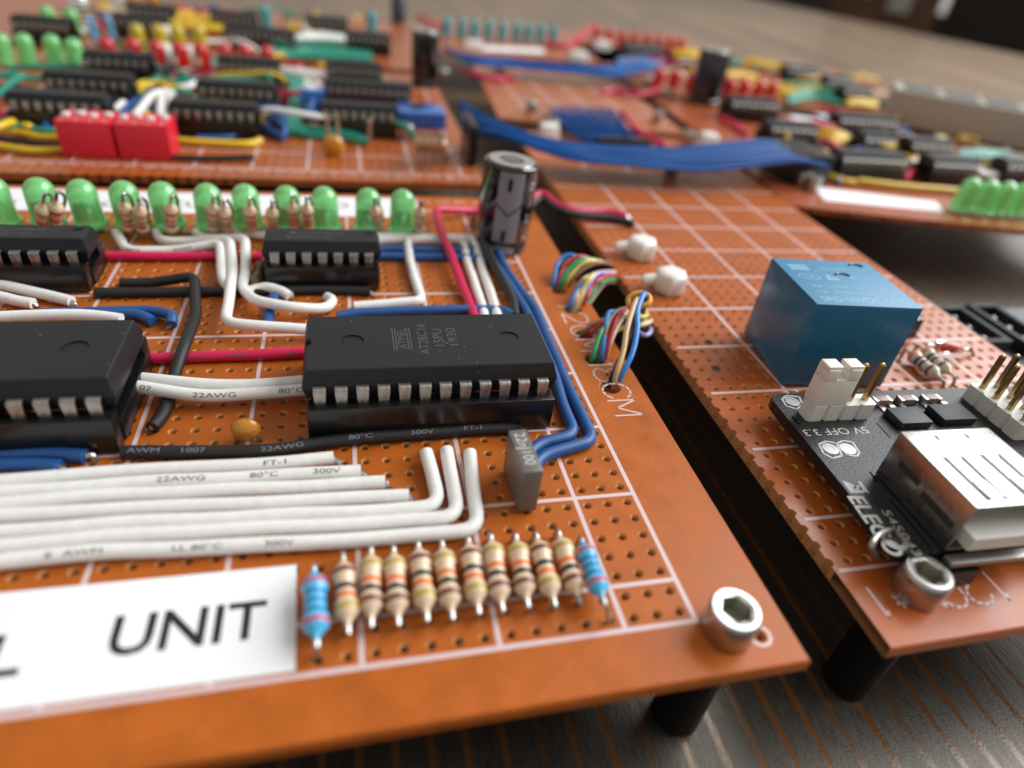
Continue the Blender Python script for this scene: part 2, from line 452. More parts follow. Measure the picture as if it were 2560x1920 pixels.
# ------------------------------------------------------------------ parts of the circuit
MESH = {}
def dip(n, span, bw, loc, label, rotz=0.0, zs=1.75, marks=None, holes=True, notch=True, group=None, socket=True, board='', far=False, pin_w=0.58, h=1.35):
    """integrated circuit in its socket; loc = centre of the pin field on the board"""
    L = n + 0.6
    if socket:
        so = thing('chip_socket', 'socket under ' + label, 'chip socket', loc, rotz, group + ' sockets' if group else None)
        key = ('sock', n, span, zs)
        if key not in MESH:
            mb = MB()
            for s in (-1, 1): mb.box((0, s * (span / 2 + .02), .08 + zs / 2), (n + .25, .92, zs - .08), bev=.05)
            for s in (-1, 1): mb.box((s * (n / 2 - .1), 0, .06 + zs * .35), (.62, span - .8, zs * .6), bev=.04)
            MESH[key] = mb.mesh('frame', [SOCK()])
        link('frame', MESH[key], so)
    ic = thing('integrated_circuit', label, 'chip', (loc[0], loc[1], loc[2]), rotz, group)
    z0 = zs + .12; zm = z0 + h * .47; z1 = z0 + h
    key = ('body', n, span, bw, zs, h, holes and not far)
    if key not in MESH:
        mb = MB(); a, b = L / 2, bw / 2
        rings = [(a - .16, b - .16, z0), (a, b, zm - .03), (a, b, zm + .03), (a - .2, b - .26, z1 - .05), (a - .25, b - .31, z1)]
        vs = []
        for (x, y, z) in rings: vs += [(-x, -y, z), (x, -y, z), (x, y, z), (-x, y, z)]
        fs = [(3, 2, 1, 0)]
        for k in range(4): fs += [(k * 4 + i, k * 4 + (i + 1) % 4, k * 4 + 4 + (i + 1) % 4, k * 4 + 4 + i) for i in range(4)]
        fs.append((16, 17, 18, 19)); mb.add(vs, fs)
        me = mb.mesh('body', [BLACK()], 20)
        if holes and not far:
            o = bpy.data.objects.new('tmp', me); COL.objects.link(o)
            cut = MB(); cy = lambda x, y, r, d: cut.lathe([(r, z1 - d), (r, z1 + .5)], 24, M=Matrix.Translation((x, y, 0)))
            nr = .42 if span > 4 else .3
            cy(-a + .02, 0, nr, .35); cut.box((-a - .35 + .02, 0, z1 + .05), (.7, nr * 2, .8))
            if span > 4: cy(-a + 2.4, 0, .58, .07); cy(a - 2.1, 0, .58, .07)
            else: cy(a - .75, .25, .28, .06)
            ce = bpy.data.objects.new('cut', cut.mesh('cut', [BLACK()], 0)); COL.objects.link(ce)
            md = o.modifiers.new('b', 'BOOLEAN'); md.object = ce; md.solver = 'EXACT'; md.use_self = True
            bpy.context.view_layer.update()
            me2 = bpy.data.meshes.new_from_object(o.evaluated_get(bpy.context.evaluated_depsgraph_get()))
            bpy.data.objects.remove(o); bpy.data.objects.remove(ce); me = me2; me.name = 'body'
            me.set_sharp_from_angle(angle=rad(20))
        MESH[key] = me
    link('body', MESH[key], ic)
    key = ('pin', span, bw, zs, h, pin_w)
    if key not in MESH:
        mb = MB(); yo = bw / 2 - .1; ye = span / 2; t = .11
        # outer line then inner line of the bent lead, front side
        ol = [(yo, zm + t / 2), (ye - .06, zm + t / 2), (ye + .03, zm), (ye + .06, zm - .1), (ye + .06, zs - .02), (ye + .03, zs - .45)]
        il = [(yo, zm - t / 2), (ye - .1, zm - t / 2), (ye - .06, zm - .12), (ye - .06, zs - .02), (ye - .03, zs - .45)]
        ws = [pin_w, pin_w, pin_w, pin_w, pin_w * .82, .22]
        vs = []
        for (p, w) in zip(ol, ws): vs += [(-w / 2, -p[0], p[1]), (w / 2, -p[0], p[1])]
        wi = [pin_w, pin_w, pin_w, pin_w * .82, .22]; k0 = len(vs)
        for (p, w) in zip(il, wi): vs += [(-w / 2, -p[0], p[1]), (w / 2, -p[0], p[1])]
        fs = [(2 * k, 2 * k + 2, 2 * k + 3, 2 * k + 1) for k in range(5)] + [(k0 + 2 * k, k0 + 2 * k + 1, k0 + 2 * k + 3, k0 + 2 * k + 2) for k in range(4)]
        for s in (0, 1):
            cor = [(0, 0), (1, 1), (2, 2), (3, 2), (4, 3), (5, 4)]
            for q in range(5):
                a1, b1 = cor[q]; a2, b2 = cor[q + 1]
                f = [2 * a1 + s, 2 * a2 + s, k0 + 2 * b2 + s] + ([k0 + 2 * b1 + s] if b1 != b2 else [])
                fs.append(tuple(f if s == 0 else f[::-1]))
        mb.add(vs, fs); MESH[key] = mb.mesh('pin', [TIN()], 50)
    for s in (0, 1):
        for i in range(n):
            p = link('pin', MESH[key], ic, (i - (n - 1) / 2, 0, 0), pi if s else 0)
            if s: p.location.x = -(i - (n - 1) / 2)
    if marks:
        mb = MB(); marks(mb, z1); part('marking', mb, MARK(), ic, smooth=0)
    return ic

def led(loc, col, label, group, tilt=(0, 0), r=0.98, h=3.35, detail=True):
    t = thing('led_lamp', label, 'LED', loc, 0, group)
    t.rotation_euler = (tilt[0], tilt[1], rnd.uniform(-.3, .3))
    key = ('led', col, r, h)
    if key not in MESH:
        mb = MB()
        prof = [(.02, 0), (r * 1.14, 0), (r * 1.17, .04), (r * 1.17, .36), (r * 1.13, .4), (r, .42), (r * .985, h - r)]
        for k in range(1, 9):
            a = k / 8 * pi / 2; prof.append((max(.012, r * .985 * cos(a)), h - r + r * sin(a)))
        mb.lathe(prof, 28); MESH[key] = mb.mesh('lens', [LEDM[col]()], 40)
        mb = MB()
        mb.box((-.28, 0, .95), (.5, .14, .9)); mb.box((.3, 0, 1.1), (.16, .14, 1.2)); mb.box((-.2, 0, 1.55), (.55, .3, .3), taper=1.15)
        MESH[key + ('in',)] = mb.mesh('lead_frame', [mat('lead_frame_metal', (0.42, 0.40, 0.33), .45, metal=.6)], 0)
        mb = MB(); mb.tube([(0, 0, .05), (0, 0, -.75)], .1, 6); MESH[('ledleg',)] = mb.mesh('leg', [TIN()])
    link('lens', MESH[key], t)
    if detail:
        link('lead_frame', MESH[key + ('in',)], t)
    for s in (-.5, .5): link('leg', MESH[('ledleg',)], t, (s, 0, 0))
    return t

RB = {'tan': (0.70, 0.53, 0.36), 'beige': (0.56, 0.52, 0.38), 'sky': (0.07, 0.43, 0.72), 'brown': (0.16, 0.10, 0.05)}
BAND = {'r': ('band_red', (0.55, 0.03, 0.05)), 'o': ('band_orange', (0.75, 0.17, 0.04)), 'k': ('band_black', (0.03, 0.025, 0.025)), 'n': ('band_brown', (0.17, 0.05, 0.035)),
        'g': ('band_gold', (0.42, 0.32, 0.07)), 'v': ('band_violet', (0.13, 0.06, 0.12)), 'b': ('band_deep_blue', (0.02, 0.17, 0.38)), 'a': ('band_grey', (0.3, 0.3, 0.26))}
def res_mesh(body, bands, L=2.5, rr=.46):
    S = L / 2.5; BWD = .08 if body == 'sky' else .12
    key = ('res', body, bands, L, rr)
    if key in MESH: return MESH[key]
    base = [(.12, -.28), (.155, -.1), (rr * .6, .05), (rr * .93, .22), (rr, .42 * S), (rr * .97, .6 * S), (rr * .8, .76 * S), (rr * .79, L / 2), (rr * .8, L - .76 * S), (rr * .97, L - .6 * S), (rr, L - .42 * S), (rr * .93, L - .22), (rr * .6, L - .05), (.155, L + .1), (.12, L + .28)]
    def rad_at(z):
        for (a, b), (c, d) in zip(base, base[1:]):
            if b <= z <= d: return a + (c - a) * (z - b) / max(1e-6, d - b)
    pos = [.36, .86, 1.25, 1.64, 2.1]
    if len(bands) == 4: pos = [.38, .92, 1.32, 2.05]
    pos = [p * S for p in pos]
    cuts = sorted(set([b[1] for b in base] + [p + s * BWD for p in pos[:len(bands)] for s in (-1, 1)]))
    prof = [(rad_at(z), z) for z in cuts]
    mis = []
    for a, b in zip(cuts, cuts[1:]):
        m = (a + b) / 2; q = 0
        for k, p in enumerate(pos[:len(bands)]):
            if abs(m - p) < BWD: q = 1 + k
        mis.append(q)
    mb = MB(); mb.lathe(prof, 18, mis=mis)
    mats = [mat('resistor_' + body, RB[body], .3, coat=.3, var=.08, vscale=6)] + [mat(BAND[c][0], BAND[c][1], .35) for c in bands]
    MESH[key] = mb.mesh('body', mats, 60); return MESH[key]
def resistor_up(base, top, body, bands, label, group, leg2=(0.3, 1.0), flip=False, start=.28, blen=2.9, rr=.47, loop=True):
    """resistor soldered upright: base = its hole, top = tip of the loop; the second lead folds over and goes down behind"""
    B, T = Vector(base), Vector(top); t = thing('resistor', label, 'resistor', B, 0, group)
    ax = (T - B); L = ax.length; u = ax.normalized(); f = frame(u)
    me = res_mesh(body, bands[::-1] if flip else bands, blen, rr)
    o = link('body', me, t, u * (L * start)); o.rotation_euler = f.to_euler()
    s0 = L * start; s1 = s0 + blen
    mb = MB(); mb.tube([Vector((0, 0, -.5)), Vector((0, 0, 0)), u * (s0 * .5), u * (s0 + .06)], .115, 8); part('lead', mb, SILV(), t)
    e = Vector((leg2[0], leg2[1], 0))
    top_p = u * max(L, s1 + .25) if loop else u * (s1 + .22)
    mb = MB(); mb.tube(spline([u * (s1 - .05), u * (s1 + .1), top_p + e * .12, top_p + e * .45 + Vector((0, 0, -.05)), e * .9 + top_p * .8, e + Vector((0, 0, 1.2)), e + Vector((0, 0, -.5))], 5), .115, 8); part('lead', mb, SILV(), t)
    return t
def resistor_flat(a, b, body, bands, label, group, la=None, lb=None, blen=2.5, rr=.46):
    A, Bv = Vector(a), Vector(b); t = thing('resistor', label, 'resistor', (A.x, A.y, 0), 0, group); o = Vector((A.x, A.y, 0))
    u = (Bv - A).normalized(); mid = (A + Bv) / 2
    q = link('body', res_mesh(body, bands, blen, rr), t, mid - u * (blen / 2) - o); q.rotation_euler = frame(u).to_euler()
    for e, s, to in ((mid - u * (blen / 2), -1, la), (mid + u * (blen / 2), 1, lb)):
        p1 = e + u * s * .55; end = Vector(to) if to else Vector((p1.x + u.x * s * .25, p1.y + u.y * s * .25, -.3))
        mb = MB(); mb.tube(spline([e - o, p1 - o, (p1 * .4 + end * .6) + Vector((0, 0, .25)) - o, end - o], 5), .11, 8); part('lead', mb, SILV(), t)
    return t

def cap_screw(loc, label, r=1.02, h=1.45, group='socket head screws', far=False, lead=False):
    t = thing('cap_screw', label, 'screw', loc, 0, group)
    key = ('screw', r, h)
    if key not in MESH:
        mb = MB(); hr = r * .52; n = 36
        mb.lathe([(r * .97, 0), (r, .06), (r, h - .2), (r * .96, h - .07), (r * .9, h), (r * .73, h)], n, cap=False)
        def hx(k): 
            a = (2 * pi * k / n) % (pi / 3) - pi / 6
            return hr / cos(a)
        ring = [(cos(2 * pi * k / n), sin(2 * pi * k / n)) for k in range(n)]
        vs = [(x * r * .73, y * r * .73, h) for x, y in ring] + [(x * hx(k) * 1.06, y * hx(k) * 1.06, h - .03) for k, (x, y) in enumerate(ring)] + [(x * hx(k), y * hx(k), h - .1) for k, (x, y) in enumerate(ring)] + [(x * hx(k), y * hx(k), h - .75) for k, (x, y) in enumerate(ring)]
        fs = [tuple(range(3 * n, 4 * n))]
        for q in range(3): fs += [(q * n + k, q * n + (k + 1) % n, (q + 1) * n + (k + 1) % n, (q + 1) * n + k) for k in range(n)]
        mb.add(vs, fs, [1] + [0] * (2 * n) + [1] * n)
        MESH[key] = mb.mesh('head', [SILV(), mat('socket_recess_steel', (0.40, 0.38, 0.32), .5, metal=.9)], 35)
    link('head', MESH[key], t); return t

def electrolytic(loc, r, h, label, tilt=(0, 0), stripe=True, ang=-95):
    t = thing('electrolytic_capacitor', label, 'capacitor', loc); t.rotation_euler = (tilt[0], tilt[1], 0)
    mb = MB()
    mb.lathe([(r * .9, .05), (r, .18), (r, .75), (r * .93, .95), (r * .93, 1.1), (r, 1.3), (r, h - .35), (r * .985, h - .15), (r * .9, h), (r * .82, h + .01)], 40)
    part('sleeve', mb, mat('glossy_black_sleeve', (0.006, 0.007, 0.008), 0.12, coat=.6), t)
    mb = MB(); mb.lathe([(r * .84, h - .04), (r * .82, h + .03), (r * .1, h - .01)], 40)
    for a in (0, pi / 2): mb.box((0, 0, h + .02), (r * 1.3, .07, .03), M=Matrix.Rotation(a + .4, 4, 'Z'))
    part('metal_top', mb, mat('aluminium_top', (0.75, 0.75, 0.74), .25, metal=1), t)
    if stripe:
        def curved(mb, x0, x1, z0, z1, k, n=8):
            vs = []; 
            for i in range(n + 1):
                a = rad(ang) + (x0 + (x1 - x0) * i / n) / r
                vs += [(cos(a) * (r + k), sin(a) * (r + k), z0), (cos(a) * (r + k), sin(a) * (r + k), z1)]
            mb.add(vs, [(2 * i, 2 * i + 2, 2 * i + 3, 2 * i + 1) for i in range(n)])
        g = MB(); curved(g, -.5 * r, .42 * r, 1.2, h - .35, .008); curved(g, -.5 * r, .42 * r, .2, .8, .008)
        part('grey_stripe', g, mat('grey_stripe_print', (0.22, 0.225, 0.25), .35), t)
        k = MB(); k.brk(); curved(k, -.18 * r, -.02 * r, h - 1.75, h - .8, .014, 3); k.brk(); curved(k, -.18 * r, -.02 * r, 1.25, 2.2, .014, 3)
        def slant(xa, za, xb, zb):
            vs = []
            for i in range(7):
                f = i / 6; a = rad(ang) + (xa + (xb - xa) * f) / r; z = za + (zb - za) * f
                vs += [(cos(a) * (r + .014), sin(a) * (r + .014), z - .09), (cos(a) * (r + .014), sin(a) * (r + .014), z + .09)]
            k.add(vs, [(2 * i, 2 * i + 2, 2 * i + 3, 2 * i + 1) for i in range(6)])
        k.brk(); slant(-.5 * r, h * .6, -.04 * r, h * .48); slant(-.04 * r, h * .48, .42 * r, h * .6)
        part('stripe_marks', k, mat('stripe_mark_black', (0.01, 0.01, 0.011), .4), t)
        lt = MB()
        for s, zc in (('V', 1.55), ('10', 3.0), ('N', h - 1.4)):
            vs, fs, w = text_geo(s)
            q = []
            for v in vs:
                a = rad(ang) + (.72 * r + (v[1]) * .75) / r
                q.append((cos(a) * (r + .012), sin(a) * (r + .012), zc + (w / 2 - v[0]) * .9))
            lt.add(q, fs)
        part('printed_text', lt, mat('silver_print', (0.5, 0.5, 0.52), .5), t, smooth=0)
    return t

# ================================================================== SETTING
def table_mat():
    m = bpy.data.materials.new('dark_grooved_wood'); m.use_nodes = True
    nt = m.node_tree; N = nt.nodes; L = nt.links; b = N['Principled BSDF']
    tc = N.new('ShaderNodeTexCoord')
    def mapped(sx, sy): 
        mp = N.new('ShaderNodeMapping'); mp.inputs['Scale'].default_value = (sx, sy, 1); L.new(tc.outputs['Object'], mp.inputs[0]); return mp
    def noise(mp, sc, det=4):
        n = N.new('ShaderNodeTexNoise'); n.inputs['Scale'].default_value = sc; n.inputs['Detail'].default_value = det; L.new(mp.outputs[0], n.inputs[0]); return n
    def ramp(src, a, b_, c=0.0, d=1.0):
        r = N.new('ShaderNodeMapRange'); r.inputs[1].default_value = a; r.inputs[2].default_value = b_; r.inputs[3].default_value = c; r.inputs[4].default_value = d; L.new(src, r.inputs[0]); return r
    wv = N.new('ShaderNodeTexWave'); wv.wave_type = 'BANDS'; wv.bands_direction = 'X'; wv.inputs['Scale'].default_value = 0.2
    wv.inputs['Distortion'].default_value = 2.2; wv.inputs['Detail'].default_value = 2.0; wv.inputs['Detail Scale'].default_value = 0.5
    L.new(mapped(1.0, 0.035).outputs[0], wv.inputs[0])
    lw = ramp(noise(mapped(0.45, 0.02), 1.0, 2).outputs['Fac'], .2, .5)
    l0 = ramp(wv.outputs['Fac'], 0.78, 0.99)
    line = N.new('ShaderNodeMath'); line.operation = 'MULTIPLY'; L.new(l0.outputs[0], line.inputs[0]); L.new(lw.outputs[0], line.inputs[1])
    grain = noise(mapped(5, 0.9), 1.6, 6)
    broad = noise(mapped(0.07, 0.012), 1.0, 3)
    c1 = N.new('ShaderNodeMix'); c1.data_type = 'RGBA'; c1.inputs[6].default_value = (0.012, 0.011, 0.0108, 1); c1.inputs[7].default_value = (0.036, 0.031, 0.027, 1)
    L.new(grain.outputs['Fac'], c1.inputs[0])
    # warm sheen of the far table painted into the colour, growing with y
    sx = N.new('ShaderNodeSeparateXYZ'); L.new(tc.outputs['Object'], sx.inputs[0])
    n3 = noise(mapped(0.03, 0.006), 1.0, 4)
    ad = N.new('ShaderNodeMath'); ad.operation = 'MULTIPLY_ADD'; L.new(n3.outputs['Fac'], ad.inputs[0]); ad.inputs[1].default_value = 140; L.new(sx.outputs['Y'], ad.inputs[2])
    far_sheen = ramp(ad.outputs[0], 95, 230)
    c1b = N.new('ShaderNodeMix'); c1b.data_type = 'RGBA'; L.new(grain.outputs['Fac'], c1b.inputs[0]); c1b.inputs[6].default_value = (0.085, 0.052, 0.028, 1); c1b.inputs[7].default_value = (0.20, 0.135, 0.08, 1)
    c1c = N.new('ShaderNodeMix'); c1c.data_type = 'RGBA'; L.new(far_sheen.outputs[0], c1c.inputs[0]); L.new(c1.outputs[2], c1c.inputs[6]); L.new(c1b.outputs[2], c1c.inputs[7]); c1 = c1c
    c2 = N.new('ShaderNodeMix'); c2.data_type = 'RGBA'; L.new(line.outputs[0], c2.inputs[0]); L.new(c1.outputs[2], c2.inputs[6]); c2.inputs[7].default_value = (0.115, 0.048, 0.014, 1)
    c3 = N.new('ShaderNodeMix'); c3.data_type = 'RGBA'; c3.blend_type = 'MULTIPLY'; c3.inputs[0].default_value = 1
    L.new(c2.outputs[2], c3.inputs[6]); L.new(ramp(broad.outputs['Fac'], .3, .7, .6, 1.5).outputs[0], c3.inputs[7])
    L.new(c3.outputs[2], b.inputs['Base Color'])
    rg = ramp(grain.outputs['Fac'], .3, .7, .34, .48)
    rl = N.new('ShaderNodeMix'); rl.data_type = 'FLOAT'; L.new(line.outputs[0], rl.inputs[0]); L.new(rg.outputs[0], rl.inputs[2]); rl.inputs[3].default_value = 0.22
    L.new(rl.outputs[0], b.inputs['Roughness'])
    L.new(ramp(broad.outputs['Fac'], .3, .7, .7, 1.0).outputs[0], b.inputs['Specular IOR Level'])
    b.inputs['Specular Tint'].default_value = (1.0, 0.90, 0.76, 1)
    sp = noise(mapped(11, 8), 1.0, 4)
    hh = N.new('ShaderNodeMath'); hh.operation = 'MULTIPLY_ADD'; L.new(line.outputs[0], hh.inputs[0]); hh.inputs[1].default_value = -0.35; L.new(grain.outputs['Fac'], hh.inputs[2])
    h2 = N.new('ShaderNodeMath'); h2.operation = 'MULTIPLY_ADD'; L.new(sp.outputs['Fac'], h2.inputs[0]); h2.inputs[1].default_value = 0.8; L.new(hh.outputs[0], h2.inputs[2])
    bp = N.new('ShaderNodeBump'); bp.inputs['Strength'].default_value = 0.3; bp.inputs['Distance'].default_value = 0.05; L.new(h2.outputs[0], bp.inputs['Height']); L.new(bp.outputs[0], b.inputs['Normal'])
    return m
TZ = -7.0
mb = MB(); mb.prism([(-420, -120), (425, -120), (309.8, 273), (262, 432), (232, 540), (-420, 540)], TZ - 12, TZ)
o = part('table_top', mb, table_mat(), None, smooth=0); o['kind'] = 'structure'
mb = MB(); mb.prism([(-30000, -3000), (30000, -3000), (30000, 30000), (-30000, 30000)], -302, -300)
o = part('floor', mb, mat('dark_floor', (0.020, 0.014, 0.011), 0.9, spec=0.0, var=.3, vscale=.01), None, smooth=0); o['kind'] = 'structure'
# brown cabinet standing beyond the table edge
cb = thing('cabinet', 'brown wooden cabinet with two pale panels standing beyond the table edge', 'cabinet', (557, 684, -300), rad(-39))
mb = MB(); mb.box((0, 30, 195), (104, 60, 390)); part('carcass', mb, mat('cabinet_brown', (0.10, 0.042, 0.017), .5, var=.3, vscale=.02), cb)
for dx, wd, zb in ((-22, 16, 292), (14, 22, 281)):
    mb = MB(); mb.box((dx, -2, zb + 40), (wd, 4, 80)); part('pale_panel', mb, mat('pale_panel', (0.40, 0.38, 0.36), .4), cb)
bx = thing('sofa', 'dark sofa beyond the table in the top right corner', 'sofa', (775, 603, -300), rad(-52))
mb = MB(); mb.box((0, 0, 110), (340, 260, 220), bev=15); part('seat', mb, mat('dark_cloth', (0.022, 0.018, 0.016), .9), bx)
mb = MB(); mb.box((0, 150, 200), (360, 60, 400), bev=20); part('backrest', mb, mat('dark_cloth', (0.022, 0.018, 0.016), .9), bx)
sb = thing('backdrop', 'dark brown backdrop for the dark room left of the cabinet with pale panels', 'backdrop', (614, 952, -300), rad(-33))  # added dark block that stands in for the unlit room behind
mb = MB(); mb.box((-40, 0, 165), (330, 80, 330), bev=4); part('carcass', mb, mat('backdrop_brown', (0.045, 0.026, 0.017), .6), sb)

# ================================================================== FRONT BOARD
BH = [(2.0, 27.4, .68), (2.2, 24.6, .68), (2.0, 21.3, .68), (1.8, 18.4, .68), (1.8, 15.5, .68), (2.3, -1.0, .30)]
front = perfboard('circuit_board', 'orange perforated board in front, with the UNIT sticker and a row of green LEDs', -46, 3.75, -2.25, 45.4, (-39.5, -.5), (.5, 42.5), PCB_A(), mholes=BH)
strips(front, [(0, -.1, 0, 43)] + [(-3 - 5 * k, 0, -3 - 5 * k, 43) for k in range(8)] + [(-40, 0, .1, 0)] + [(-40, 2 + 5 * k, 0, 2 + 5 * k) for k in range(9)], .21)
mb = MB()
for s, y in (('1', 25.0), ('2', 23.4), ('C', 21.7), ('M', 20.0), ('*', 18.75), ('1', 17.75), ('8', 16.7), ('C', 15.1), ('M', 13.5)):
    thin_text(mb, s, (2.05, y, 0), 1.35 if s not in '1*' else None, 1.7, rad(-90))
for k in range(24): flat_text(mb, chr(65 + k % 26) + chr(65 + (k * 7) % 26), (-1.2 - 1.6 * k, 44.2, 0), None, .6)
mb.brk()
ring = [(2.3 + .5 * cos(a), -1.0 + .5 * sin(a), .005) for a in [2 * pi * i / 24 for i in range(24)]] + [(2.3 + .36 * cos(a), -1.0 + .36 * sin(a), .005) for a in [2 * pi * i / 24 for i in range(24)]]
mb.add(ring, [(i, (i + 1) % 24, 24 + (i + 1) % 24, 24 + i) for i in range(24)])
part('printed_lettering', mb, PRINT(), front, smooth=0)

def standoff(x, y, label):
    t = thing('standoff', label, 'standoff', (x, y, TZ), 0, 'black standoffs under the boards')
    mb = MB(); mb.lathe([(1.0, 0), (1.1, .1), (1.1, 6.28), (1.05, 6.36)], 16); part('spacer', mb, mat('black_nylon', (0.004, 0.004, 0.004), .5, spec=.2), t, smooth=30)
standoff(.9, -.3, 'black standoff under the front corner of the UNIT board')
standoff(10.2, -.2, 'black standoff under the front corner of the relay board')
standoff(.6, 43.4, 'black standoff under the back corner of the UNIT board')
cap_screw((1.0, -.6, 0), 'steel socket head screw at the near right corner of the UNIT board')

# ---- stickers
def sticker(name, label, poly, texts, group=None, z=.006):
    o = Vector((*poly[0], 0)); t = thing(name, label, 'label', o, 0, group)
    mb = MB(); mb.prism([(p[0] - o.x, p[1] - o.y) for p in poly], .002, .03); part('paper', mb, mat('white_sticker', (0.82, 0.83, 0.85), .45), t, smooth=0)
    if texts:
        mb = MB()
        for s, org, w, h, rz in texts: flat_text(mb, s, (org[0] - o.x, org[1] - o.y, .034), w, h, rz, bold=.014 if s in ('UNIT', 'L') else 0)
        part('printed_text', mb, mat('black_ink', (0.012, 0.011, 0.014), .5), t, smooth=0)
    return t
sticker('sticker', 'white sticker reading UNIT in black capitals at the near edge of the front board', [(-42, .2), (-15.25, .2), (-15.4, 4.75), (-42, 4.95)],
        [('UNIT', (-18.94, 2.45), 5.11, 1.55, 0), ('L', (-24.59, 2.2), 1.15, 1.55, 0)])
sticker('sticker', 'white sticker strip standing behind the front row of green LEDs', [(-45, 40.3), (-7.0, 40.3), (-6.8, 44.7), (-45, 44.7)],
        [('II', (-37.81, 41.59, 0.03), None, 1.1, 0), ('AC', (-31.72, 41.88, 0.03), None, 1.1, 0), ('C', (-28.44, 41.98, 0.03), None, 1.1, 0), ('CU', (-25.67, 42.16, 0.03), None, 1.1, 0), ('O', (-13.42, 42.72, 0.03), None, 1.1, 0)])

# ---- large chips
def marks_eeprom(mb, z):
    zz = z + .004
    flat_text(mb, 'AT28C16', (-.35, .05, zz), 2.9, .5, rad(90), 0)
    flat_text(mb, '15PU', (.45, .15, zz), 1.65, .5, rad(90), 0)
    flat_text(mb, '1930', (1.2, .2, zz), 1.65, .5, rad(90), 0)
    flat_text(mb, 'ATMEL', (-1.42, .1, zz), 1.9, .42, rad(90), 0)
    for x in (-1.86, -1.72, -1.12, -.98): mb.brk(); mb.box((x, .1, zz), (.06, 2.1, .004))
dip(12, 6, 5.45, (-9.0, 15.5, 0), 'large black chip with two round dimples and 28C16 marking', 0, 1.98, marks_eeprom, h=1.55)
dip(14, 6, 5.45, (-30.5, 15.5, 0), 'large black chip cut off by the left edge of the photo', 0, 1.98, None, h=1.55)
def ti(l1):
    def f(mb, z):
        zz = z + .004
        flat_text(mb, l1, (-.1, .28, zz), 2.9, .36, 0, 0); flat_text(mb, 'SN74HC14N', (-.8, -.35, zz), 3.0, .40, 0, 0)
        mb.brk(); mb.box((1.05, .04, zz), (.62, .04, .004))
        lg = [(-2.15, .35), (-1.98, .52), (-1.75, .5), (-1.62, .38), (-1.7, .22), (-1.86, .1), (-1.93, .24), (-2.08, .24)]
        mb.brk(); mb.add([(a, b, zz) for a, b in lg], [tuple(range(8))])
    return f
dip(7, 3, 2.5, (-14.6, 29.3, 0), 'small 14 pin black chip in the middle, behind the large dimpled chip', 0, 1.75, ti('9AC2N0KE4'))
dip(7, 3, 2.5, (-32.2, 29.3, 0), 'small 14 pin black chip at the left, behind the cut off large chip', 0, 1.75, ti('9AC2N6KE4'))

# ---- row of green LEDs
LX = [-36.4, -33.6, -30.9, -28.3, -25.7, -22.9, -20.2, -17.3, -14.5, -11.4, -8.7]
ORD = ['first', 'second', 'third', 'fourth', 'fifth', 'sixth', 'seventh', 'eighth', 'ninth', 'tenth', 'eleventh', 'twelfth', 'thirteenth', 'fourteenth']
for i, xx in enumerate(LX):
    lb = 'green LED cut off by the left edge, in the front board row' if i == 0 else 'green LED, %s from the right in the front board row' % ('rightmost' if i == 10 else ORD[10 - i])
    if i == 10: lb = 'green LED at the right end of the front board row'
    led((xx, 36.8, .42), 'green', lb, 'green LEDs in the front board row', tilt=(rnd.uniform(-.04, .03), rnd.uniform(-.05, .05)))

# ---- resistors standing between LEDs and chips
RR = [(((-33.70, 34.99, 0.00)), (-31.99, 33.34, 3.90), 'tan', 'nrrg', 1), ((-32.78, 35.11, 0.00), (-31.37, 33.64, 3.90), 'tan', 'rrng', 0),
      ((-28.26, 35.84, 0.00), (-27.51, 33.69, 3.90), 'tan', 'rrng', 1), ((-27.37, 35.77, 0.00), (-26.52, 33.49, 3.70), 'tan', 'grnn', 0),
      ((-25.53, 35.83, 0.00), (-24.58, 33.86, 3.80), 'tan', 'rrng', 0), ((-22.69, 36.12, 0.00), (-21.94, 33.95, 3.80), 'tan', 'rrng', 0),
      ((-21.69, 36.26, 0.00), (-21.24, 33.61, 3.70), 'tan', 'rnng', 0), ((-19.94, 36.43, 0.00), (-19.60, 33.86, 3.80), 'tan', 'rrng', 0),
      ((-18.52, 36.58, 0.00), (-18.08, 33.73, 3.70), 'tan', 'grng', 0), ((-16.87, 36.75, 0.00), (-16.80, 34.44, 3.80), 'tan', 'nrrg', 1),
      ((-15.83, 36.78, 0.00), (-15.78, 34.29, 3.80), 'tan', 'rrng', 0), ((-10.52, 37.20, 0.00), (-10.99, 34.44, 3.70), 'tan', 'rrng', 0), ((-7.33, 36.51, 0.00), (-7.56, 34.29, 3.70), 'brown', 'nnrg', 1)]
for i, (b_, t_, c_, bd, fl) in enumerate(RR):
    lb = '%s upright resistor, %s from the left among the row between green LEDs and chips' % ('tan' if c_ == 'tan' else 'dark tan', ORD[i] if i < 12 else 'last')
    resistor_up(b_, t_, c_ if c_ == 'tan' else 'tan', bd, lb, 'resistors between the LEDs and the chips', leg2=(.35, .9), flip=not fl, start=.14)

